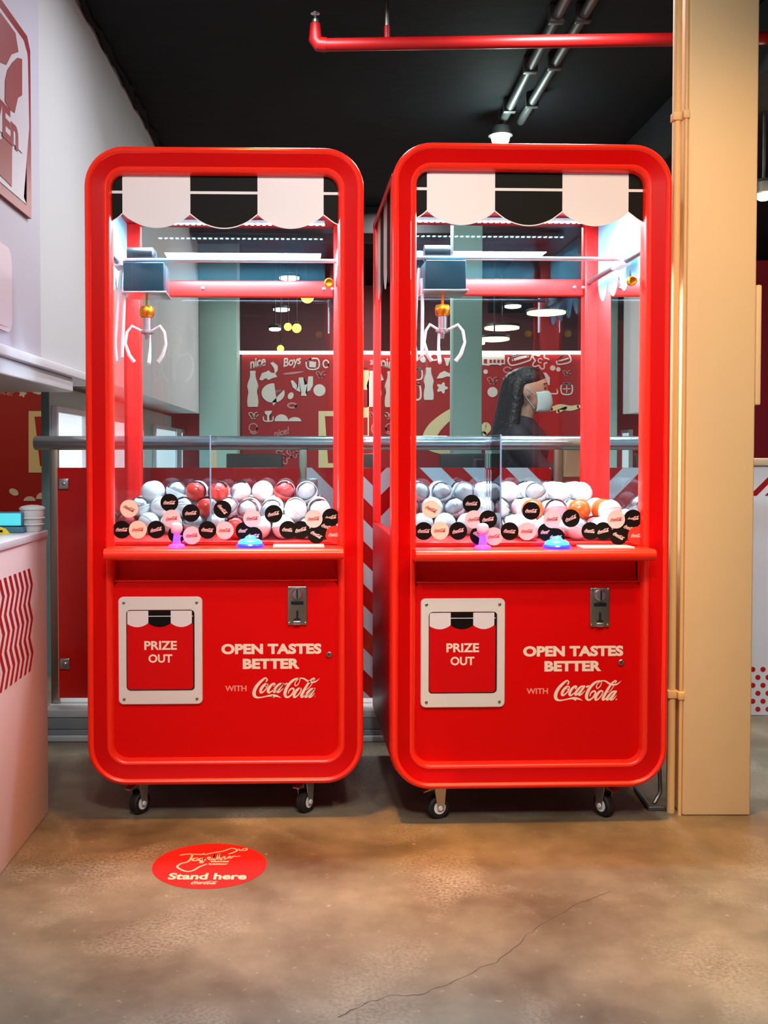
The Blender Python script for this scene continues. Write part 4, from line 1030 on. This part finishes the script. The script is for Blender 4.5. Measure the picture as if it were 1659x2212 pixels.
def fill(loc, rz, chute_x, seed, which, profile, oranges):
    rnd = random.Random(seed); s = .0718; dzl = .0485
    Rm = Matrix.Translation(Vector(loc)) @ Matrix.Rotation(rz, 4, 'Z')
    x0 = -BW+.018+BR+.002; y0 = .092+BR
    nx = int((2*(BW-.018)-2*BR-.004)/s)+1; ny = int((DEPTH-.053-BR-y0)/s)+1
    near = lambda x, y: x < chute_x+BR+.004 and y < .30+BR+.002
    occupied = {}
    for L in range(4):
        for i in range(nx-(L % 2)):
            for j in range(ny-(L % 2)):
                x = x0+(i+.5*(L % 2))*s; y = y0+(j+.5*(L % 2))*s; z = ZPLAY+BR+.0008+L*dzl
                if near(x, y): continue
                if L > 0:
                    # needs four supporters
                    if not all((L-1, ii, jj) in occupied for ii in ((i, i+1) if L % 2 else (i-1, i)) for jj in ((j, j+1) if L % 2 else (j-1, j))): continue
                    if not profile(L, x, y, rnd): continue
                occupied[(L, i, j)] = (x, y, z)
    ORD = 'first second third fourth fifth sixth seventh eighth ninth tenth eleventh twelfth'.split()
    cnt = {}
    best = {}
    for k, (ox, oy) in enumerate(oranges):
        kk = min((q for q in occupied if q not in best), key=lambda q: (occupied[q][0]-ox)**2+(occupied[q][1]-oy)**2-(occupied[q][2])*.2)
        best[kk] = k
    rows = []
    for q, p in occupied.items():
        P_ = Rm @ Vector(p)
        if q in best:
            add_ball('orange', P_, ('leftmost', 'middle', 'rightmost')[best[q]]+' orange ball on the heap in the right machine', 'orange balls'); continue
        kind = rnd.choices(('white', 'clear', 'pink', 'red'), (5, 5, 1.5, 1.1) if which == 'left' else (6, 4, 1.8, .5))[0]
        rows.append((q, kind, P_))
    rows.sort(key=lambda r_: (r_[0][0], r_[0][2], r_[0][1]))
    for q, kind, P_ in rows:
        kk = (q[0], q[2], kind); cnt[kk] = cnt.get(kk, 0)+1
        rown = 'front row' if q[2] == 0 else ORD[q[2]]+' row'
        lay = ('bottom', 'second', 'third', 'top')[q[0]]
        add_ball(kind, P_, '%s %s from left, %s, %s layer, %s machine' % (ORD[cnt[kk]-1], KINDS[kind][3], rown, lay, which), KINDS[kind][3]+'s in the '+which+' machine')

STL = [(274,1100,'w',-25),(362,1087,'b',0),(367,1122,'p',8),(409,1110,'b',4),(478,1102,'b',-50),(590,1112,'b',12),(258,1146,'b',0),(293,1146,'w',4),(333,1146,'b',12),(378,1156,'b',-35),(411,1159,'p',5),(445,1147,'b',-5),(483,1148,'p',2),(526,1149,'b',0),(543,1122,'p',3),(546,1160,'b',0),(622,1147,'b',-4),(650,1147,'b',14),(684,1158,'b',-30),(678,1123,'p',5),(716,1120,'b',10),(708,1141,'b',-20),(724,1158,'r',0)]
STR = [(o_, y_+(1 if k_ == 'b' else 0), k_, r_) for o_, y_, k_, r_ in STL]
STR[4] = (492, 1104, 'b', 0); STR[3] = (398, 1122, 'b', 8); STR[14] = (538, 1122, 'p', 5); STR[5] = (579, 1120, 'b', 22)
LOC1 = (MXC, MY, 0); RZ1 = math.radians(1.6)
xr = (W(842, 1000, 2.905).x+W(1450, 1000, 2.905).x)/2
LOC2 = (xr+.005, 2.905, 0); RZ2 = math.radians(2.0)
cx1_, cx2_ = lx(450), lx(430)
make_machine('red claw machine beside the pale counter, without orange balls inside', LOC1, RZ1, STL, cx1_, (712, 1420), -.262, None)
make_machine('red claw machine beside the cream column, with orange balls inside', LOC2, RZ2, STR, cx2_, (690, 1432), -.21, True)
def prof1(L, x, y, r):
    if L == 1: return y > .16 or r.random() < .5
    if L == 2: return (y > .36 and r.random() < .9) or (x > .2 and y > .3)
    return y > .45 and (x < -.12 or x > .12) and r.random() < .55
def prof2(L, x, y, r):
    if L == 1: return y > .17 or r.random() < .5
    if L == 2: return y > .33 and r.random() < .85
    return y > .45 and x > .18 and r.random() < .6
fill(LOC1, RZ1, cx1_, 11, 'left', prof1, [])
fill(LOC2, RZ2, cx2_, 23, 'right', prof2, [(.02, .2), (.17, .2), (.235, .2)])

# ================================================================== COUNTERS
fc = FL(105, 1755)
XC = fc.x; ztop = W(98, 1145, fc.y).z
ct = thing('counter', 'pale pink counter with a dark red zigzag print at the left edge', 'counter')
MB().box(XC-1.0, XC, -.6, fc.y, 0, ztop-.022, .003).build('body', 'counter', ct)
MB().box(XC-1.0, XC+.004, -.6, fc.y+.004, ztop-.0215, ztop, .003).build('worktop', 'counter_top', ct)
def cside(px_, py_): p_ = WX(px_, py_, XC); return (p_.y, p_.z)
yz1 = cside(63, 1228); yz0 = cside(65, 1450)
zz_t, zz_b = yz1[1], yz0[1]; pitch = .0205
for k in range(20):
    yb_ = cside(60, 1340)[0]-k*.042
    n = 6; pts = []
    for q in range(n+1): pts.append((yb_+(.030 if q % 2 else 0), zz_t+(zz_b-zz_t)*q/n))
    w_ = .0205
    mb = MB()
    for q in range(n):
        a, b = pts[q], pts[q+1]
        mb.add([(XC+.0006, a[0], a[1]), (XC+.0006, a[0]+w_, a[1]), (XC+.0006, b[0]+w_, b[1]), (XC+.0006, b[0], b[1])], [(0, 1, 2, 3)])
    mb.build('zigzag_stripe', 'zigzag', ct)
# things on the counter
tb_ = thing('storage_tub', 'greyish white ribbed tub standing at the counter end', 'tub', (W(70,1140,fc.y-.06).x, fc.y-.06, ztop+.0005))
MB().lathe([(.024, 0), (.028, .005), (.033, .045), (.035, .062)], n=22).build('tub_body', 'tub_white', tb_)
for z in (.018, .036): MB().lathe([(.0305+z*.1, z), (.0325+z*.1, z+.003), (.0305+z*.1, z+.006)], n=22, caps=False).build('rib', 'tub_white', tb_)
MB().lathe([(.0365, .0625), (.0365, .067), (.030, .072), (.015, .075), (.003, .076)], n=22).build('lid', 'tub_white', tb_)
sc_ = thing('counter_screen', 'small glowing teal screen on the left counter', 'screen', (W(12,1140,fc.y-.1).x, fc.y-.1, ztop+.0005))
MB().box(-.055, .055, -.02, .03, 0, .016, .003).build('stand', 'blue_grey', sc_)
MB().box(-.055, .05, -.006, .01, .017, .058, .004).build('housing', 'blue_grey', sc_)
MB().box(-.05, .045, -.0085, -.0062, .020, .054).build('display', 'teal_screen', sc_)
yw = thing('warning_tag', 'small yellow plastic piece with black mark on the counter', 'tag', (W(4,1142,fc.y-.16).x, fc.y-.16, ztop+.0005))
MB().prism([(-.03, 0), (.022, 0), (.010, .014), (-.012, .022), (-.03, .02)], XZ(0), -.006, .006).build('tag_body', 'yellow', yw)
MB().box(-.006, .004, -.0068, -.0062, .005, .012).build('mark', 'black', yw)
# white counter beyond the column
rc = FL(1640, 1546); xc0 = W(1612, 1500, rc.y).x; zc1 = W(1640, 990, rc.y).z
c2 = thing('counter', 'white counter with red dots and red stripes beyond the cream column', 'counter')
MB().box(xc0, xc0+1.1, rc.y, rc.y+.5, 0, zc1-.03, .004).build('body', 'panel_white', c2)
MB().box(xc0-.01, xc0+1.12, rc.y-.012, rc.y+.51, zc1-.0295, zc1, .004).build('worktop', 'wood_cream', c2)
for r_ in range(6):
    for k in range(6):
        px_ = 1626+k*22+(11 if r_ % 2 else 0); py_ = 1446+r_*17.2
        p_ = W(px_, py_, rc.y)
        if p_.x > xc0+.01: MB().prism(ell(p_.x, p_.z, .0105, .0105, 14), XZ(rc.y), .0004, .0012).build('dot', 'zigzag', c2)
zs = zc1-.035
for k in range(9):
    x = xc0+.002+k*.062; w_ = .03; h_ = .115
    MB().prism(clipx([(x, zs-h_), (x+w_, zs-h_), (x+w_+h_, zs), (x+h_, zs)], xc0+.002, 1), XZ(rc.y), .0004, .0012).build('stripe', 'zigzag', c2)
# red curtain wall and pale beam glimpsed beyond the column
struct(MB().box(xc0+.06, 4.5, 6.4, 6.5, 0, 2.25).build('wall_curtain', 'sign_red'))
struct(MB().box(2.0, 4.5, 4.6, 4.9, CEIL-.30, CEIL-.16, .01).build('trim_6', 'pale_panel'))

# ================================================================== FLOOR STICKER
fs_ = FL(453, 1869)
ds = thing('floor_sticker', 'round red floor sticker reading Stand here in front of the left machine', 'sticker', (fs_.x, fs_.y, 0))
DR = .146
def FN(u, v, t=0): return (u, v, .0009+t)
MB().prism(ell(0, 0, DR, DR, 48), lambda u, v, t=0: (u, v, t), .0003, .0008).build('disc', 'disc_red', ds)
def fl(px_, py_):
    q = FL(300+px_*.19289, 1800+py_*.19284); return (q.x-fs_.x, q.y-fs_.y)
tx = MB()
put_text(tx, 'Stand here', FN, fl(770, 485)[0], fl(770, 485)[1]+.0, fl(1205,480)[0]-fl(330,480)[0], .040, .035)
tx.build('lettering', 'disc_print', ds)
tx = MB()
def fr(pts, w): tx.ribbon([(*fl(a, b), w) for a, b in pts], FN, .0002, 6)
fr([(465,250),(540,238),(650,240),(715,240),(730,228)], .0055)
fr([(600,242),(580,290),(545,325),(470,345),(430,380),(480,415),(545,432),(610,420),(680,380),(755,350)], .0055)
fr([(650,280),(610,290),(605,310),(650,308),(660,290)], .006)
fr([(720,280),(680,290),(680,312),(720,300),(735,280),(715,330),(685,335),(700,318),(760,300)], .005)
fr([(760,300),(800,280),(780,270),(770,295),(810,300),(840,270),(850,240),(835,300),(870,290),(900,230),(890,300),(915,275),(925,300),(965,270),(950,265),(945,295),(1000,280),(1010,262),(1030,270),(1020,290),(1060,262),(1090,265),(1130,260)], .0045)
fr([(740,245),(820,225),(940,205),(1030,175),(1080,180),(1100,195),(1070,215),(1010,235)], .005)
fr([(1120,180),(1140,200),(1170,180),(1210,175),(1200,195),(1150,200)], .004)
tx.build('script_lettering', 'disc_print', ds)
tx = MB(); put_text(tx, 'tastes', FN, *fl(905, 318), fl(1010,318)[0]-fl(800,318)[0], .012, .03); put_text(tx, 'better', FN, *fl(890, 347), fl(1000,347)[0]-fl(785,347)[0], .012, .03)
tx.build('small_lettering', 'disc_print', ds)
tx = MB(); script_mark(tx, FN, *fl(735, 558), .066, 0, 3, .0002); tx.build('script_mark', 'disc_print', ds)

# ================================================================== PERSON AND BAR FURNITURE BEHIND THE RAILING
def remesh(mb, vox):
    me = mb.mesh('tmp', 'skin'); o = link('tmp', me)
    m_ = o.modifiers.new('r', 'REMESH'); m_.mode = 'VOXEL'; m_.voxel_size = vox; m_.use_smooth_shade = True
    s_ = o.modifiers.new('s', 'SMOOTH'); s_.factor = .5; s_.iterations = 3
    dg = bpy.context.evaluated_depsgraph_get(); me2 = bpy.data.meshes.new_from_object(o.evaluated_get(dg))
    bpy.data.objects.remove(o); me2.materials.clear()
    for p_ in me2.polygons: p_.use_smooth = True
    return me2
def capsule(mb, pts, rs):
    mb.tube(pts, rs, 12)
    for p_, r_ in zip(pts, rs): mb.ball(p_, r_*1.0, 12, 8)
hd = W(1143, 846, 5.3)
HZ = hd.z
PX0 = hd.x-.06
pr = thing('person', 'seated person with long dark hair, pale face mask and dark jacket, facing right', 'person', (PX0, 5.3, 0), math.radians(-14))
z_sh = HZ-.215
seat_z = z_sh-.53
bodym = MB()
capsule(bodym, [(-.02, 0, seat_z+.10), (-.01, 0, seat_z+.28), (.015, 0, z_sh-.08)], [.125, .115, .125])
capsule(bodym, [(.01, -.14, z_sh-.02), (.01, .14, z_sh-.02)], [.055, .055])
capsule(bodym, [(.02, 0, z_sh), (.05, 0, HZ-.08)], [.05, .045])
bodym.ball((.06, 0, HZ+.015), (.092, .072, .105), 20, 14)       # skull
bodym.ball((.085, 0, HZ-.045), (.062, .055, .065), 16, 12)      # jaw
bodym.ball((.150, 0, HZ-.018), (.017, .012, .020), 10, 8)       # nose
bodym.ball((.135, 0, HZ+.035), (.022, .045, .012), 12, 8)       # brow
for s in (-1, 1): bodym.ball((.05, s*.072, HZ-.01), (.018, .010, .028), 10, 8)
for s, pts in ((-1, [(.01, -.17, z_sh-.03), (.15, -.20, z_sh-.21), (.37, -.10, z_sh-.10)]), (1, [(.01, .17, z_sh-.03), (.14, .21, z_sh-.22), (.36, .08, z_sh-.12)])):
    capsule(bodym, pts, [.050, .042, .027])
    w_ = Vector(pts[2]); f_ = (Vector(pts[2])-Vector(pts[1])).normalized()
    capsule(bodym, [w_, w_+f_*.05], [.026, .030])
    for k in range(4):
        o_ = Vector((0, (k-1.5)*.017, 0)); L = (.066, .076, .072, .058)[k]
        capsule(bodym, [w_+f_*.06+o_, w_+f_*(.06+L*.5)+o_+Vector((0, 0, -.004)), w_+f_*(.06+L*.85)+o_+Vector((0, 0, -.02))], [.0095, .009, .008])
    capsule(bodym, [w_+f_*.02+Vector((0, -s*.028, 0)), w_+f_*.055+Vector((0, -s*.048, -.006)), w_+f_*.08+Vector((0, -s*.046, -.014))], [.011, .010, .008])
for s in (-1, 1):
    capsule(bodym, [(-.02, s*.085, seat_z+.085), (.40, s*.11, seat_z+.07), (.36, s*.11, seat_z-.32)], [.082, .060, .042])
    capsule(bodym, [(.35, s*.11, seat_z-.34), (.47, s*.12, seat_z-.365)], [.038, .030])
bm_ = remesh(bodym, .0085); bm_.materials.append(M['skin']); link('body', bm_, pr)
jm = MB()
capsule(jm, [(-.02, 0, seat_z+.08), (-.01, 0, seat_z+.28), (.015, 0, z_sh-.07)], [.150, .142, .150])
capsule(jm, [(.01, -.15, z_sh-.025), (.01, .15, z_sh-.025)], [.070, .070])
capsule(jm, [(.02, 0, z_sh+.0), (.028, 0, z_sh+.045)], [.085, .066])
for pts in ([(.01, -.175, z_sh-.03), (.15, -.20, z_sh-.21), (.33, -.12, z_sh-.12)], [(.01, .175, z_sh-.03), (.14, .21, z_sh-.22), (.32, .10, z_sh-.14)]): capsule(jm, pts, [.066, .060, .046])
me_ = remesh(jm, .011); me_.materials.append(M['jacket']); link('jacket', me_, pr)
tm = MB()
for s in (-1, 1): capsule(tm, [(-.02, s*.085, seat_z+.088), (.40, s*.11, seat_z+.073), (.362, s*.11, seat_z-.27)], [.094, .074, .056])
me_ = remesh(tm, .012); me_.materials.append(M['trousers']); link('trousers', me_, pr)
hm = MB()
hm.ball((.045, 0, HZ+.062), (.097, .079, .066), 20, 14); hm.ball((-.008, 0, HZ+.005), (.078, .083, .105), 20, 14)
capsule(hm, [(-.015, 0, HZ+.015), (-.045, 0, HZ-.10), (-.075, 0, z_sh-.05), (-.10, 0, z_sh-.26)], [.074, .066, .070, .045])
for s in (-1, 1): capsule(hm, [(.005, s*.066, HZ+.03), (-.005, s*.075, HZ-.08), (-.03, s*.10, z_sh-.03), (-.03, s*.12, z_sh-.20)], [.028, .034, .040, .026])
me_ = remesh(hm, .010); me_.materials.append(M['hair']); 
link('hair', me_, pr)
mk = MB(); n = 14; m_ = 8; vs = []; fq = []
for i in range(m_+1):
    for j in range(n+1):
        a = -1.15+2.3*j/n; b = i/m_
        rx = .092-.012*abs(b-.5)*2+.012*math.cos(a)**4; vs.append((.062+rx*math.cos(a)*(1.12 if i not in (0, m_) else 1.02), .066*math.sin(a)*1.05, HZ-.105+.095*b+.012*math.cos(a)*(1 if b > .5 else -.3)))
for i in range(m_):
    for j in range(n): fq.append((i*(n+1)+j, i*(n+1)+j+1, (i+1)*(n+1)+j+1, (i+1)*(n+1)+j))
mk.add(vs, fq, 0, True)
for s in (-1, 1): mk.tube([(.09, s*.063, HZ-.02), (.05, s*.084, HZ+.012), (.045, s*.084, HZ-.03), (.09, s*.063, HZ-.09)], .0018, 6)
mko = mk.build('face_mask', 'mask', pr)
sl = mko.modifiers.new('thick', 'SOLIDIFY'); sl.thickness = .002
for s in (-1, 1):
    MB().ball((.140, s*.030, HZ+.012), (.006, .013, .006), 10, 8).build('eye', 'eye', pr)
    MB().tube([(.146, s*.014, HZ+.034), (.148, s*.030, HZ+.040), (.134, s*.048, HZ+.034)], .003, 6).build('eyebrow', 'hair', pr)

def bar_chair(x, y, rz, label, seat):
    t_ = thing('bar_chair', label, 'chair', (x, y, 0), rz, 'bar chairs behind the railing')
    MB().box(-.19, .19, -.19, .19, seat-.035, seat, .01).build('seat', 'wood_dark', t_)
    MB().box(-.20, -.175, -.18, .18, seat+.20, seat+.42, .01).build('backrest', 'wood_dark', t_)
    for sx_ in (-1, 1):
        for sy in (-1, 1):
            MB().tube([(sx_*.165, sy*.165, seat-.036), (sx_*.20, sy*.20, 0)], .015, 8).build('leg', 'wood_cream', t_)
        MB().tube([(-.178, sx_*.15, seat), (-.188, sx_*.15, seat+.22)], .011, 8).build('back_post', 'wood_dark', t_)
        MB().tube([(-.185, sx_*.185, .26), (.185, sx_*.185, .26)], .009, 8).build('footrest', 'wood_cream', t_)
    return t_
c_ = math.cos(math.radians(-14)); 
sz_ = seat_z-.02
bar_chair(PX0-.01, 5.3, math.radians(-14), 'dark bar chair under the seated person', sz_)
bar_chair(W(565, 990, 6.6).x, 6.6, math.radians(80), 'dark bar chair with pale legs seen through the left machine', .64)
bar_chair(W(1000, 990, 6.2).x, 6.2, math.radians(95), 'dark bar chair beside the pale green pillar', .64)
bar_chair(W(812, 990, 6.6).x, 6.6, math.radians(100), 'dark bar chair seen in the gap between the machines', .64)
tb2 = thing('bar_table', 'grey topped high table in front of the seated person', 'table', (PX0+.72, 5.25, 0))
TZ = z_sh-.22
MB().box(-.30, .32, -.32, .32, TZ-.03, TZ, .008).build('table_top', 'table', tb2)
MB().tube([(0, 0, .03), (0, 0, TZ-.031)], .03, 14).build('pedestal', 'dark_metal', tb2)
MB().lathe([(.22, 0), (.22, .015), (.05, .029)], n=28).build('base', 'dark_metal', tb2)
bgp = W(1238, 905, 4.97)
bg_ = thing('paper_bag', 'crumpled tan paper bag standing on the high table', 'bag', (bgp.x, 4.97, TZ+.0005))
mb = MB().box(-.055, .055, -.04, .04, 0, .14, .012)
mb.v = [(x*(1-.25*z/.14)+random.uniform(-.004, .004), y*(1-.3*z/.14)+random.uniform(-.004, .004), z) for x, y, z in mb.v]
mb.build('bag_body', 'paper_tan', bg_)
MB().box(-.042, .042, -.010, .010, .1405, .165, .004).build('folded_top', 'paper_tan', bg_)
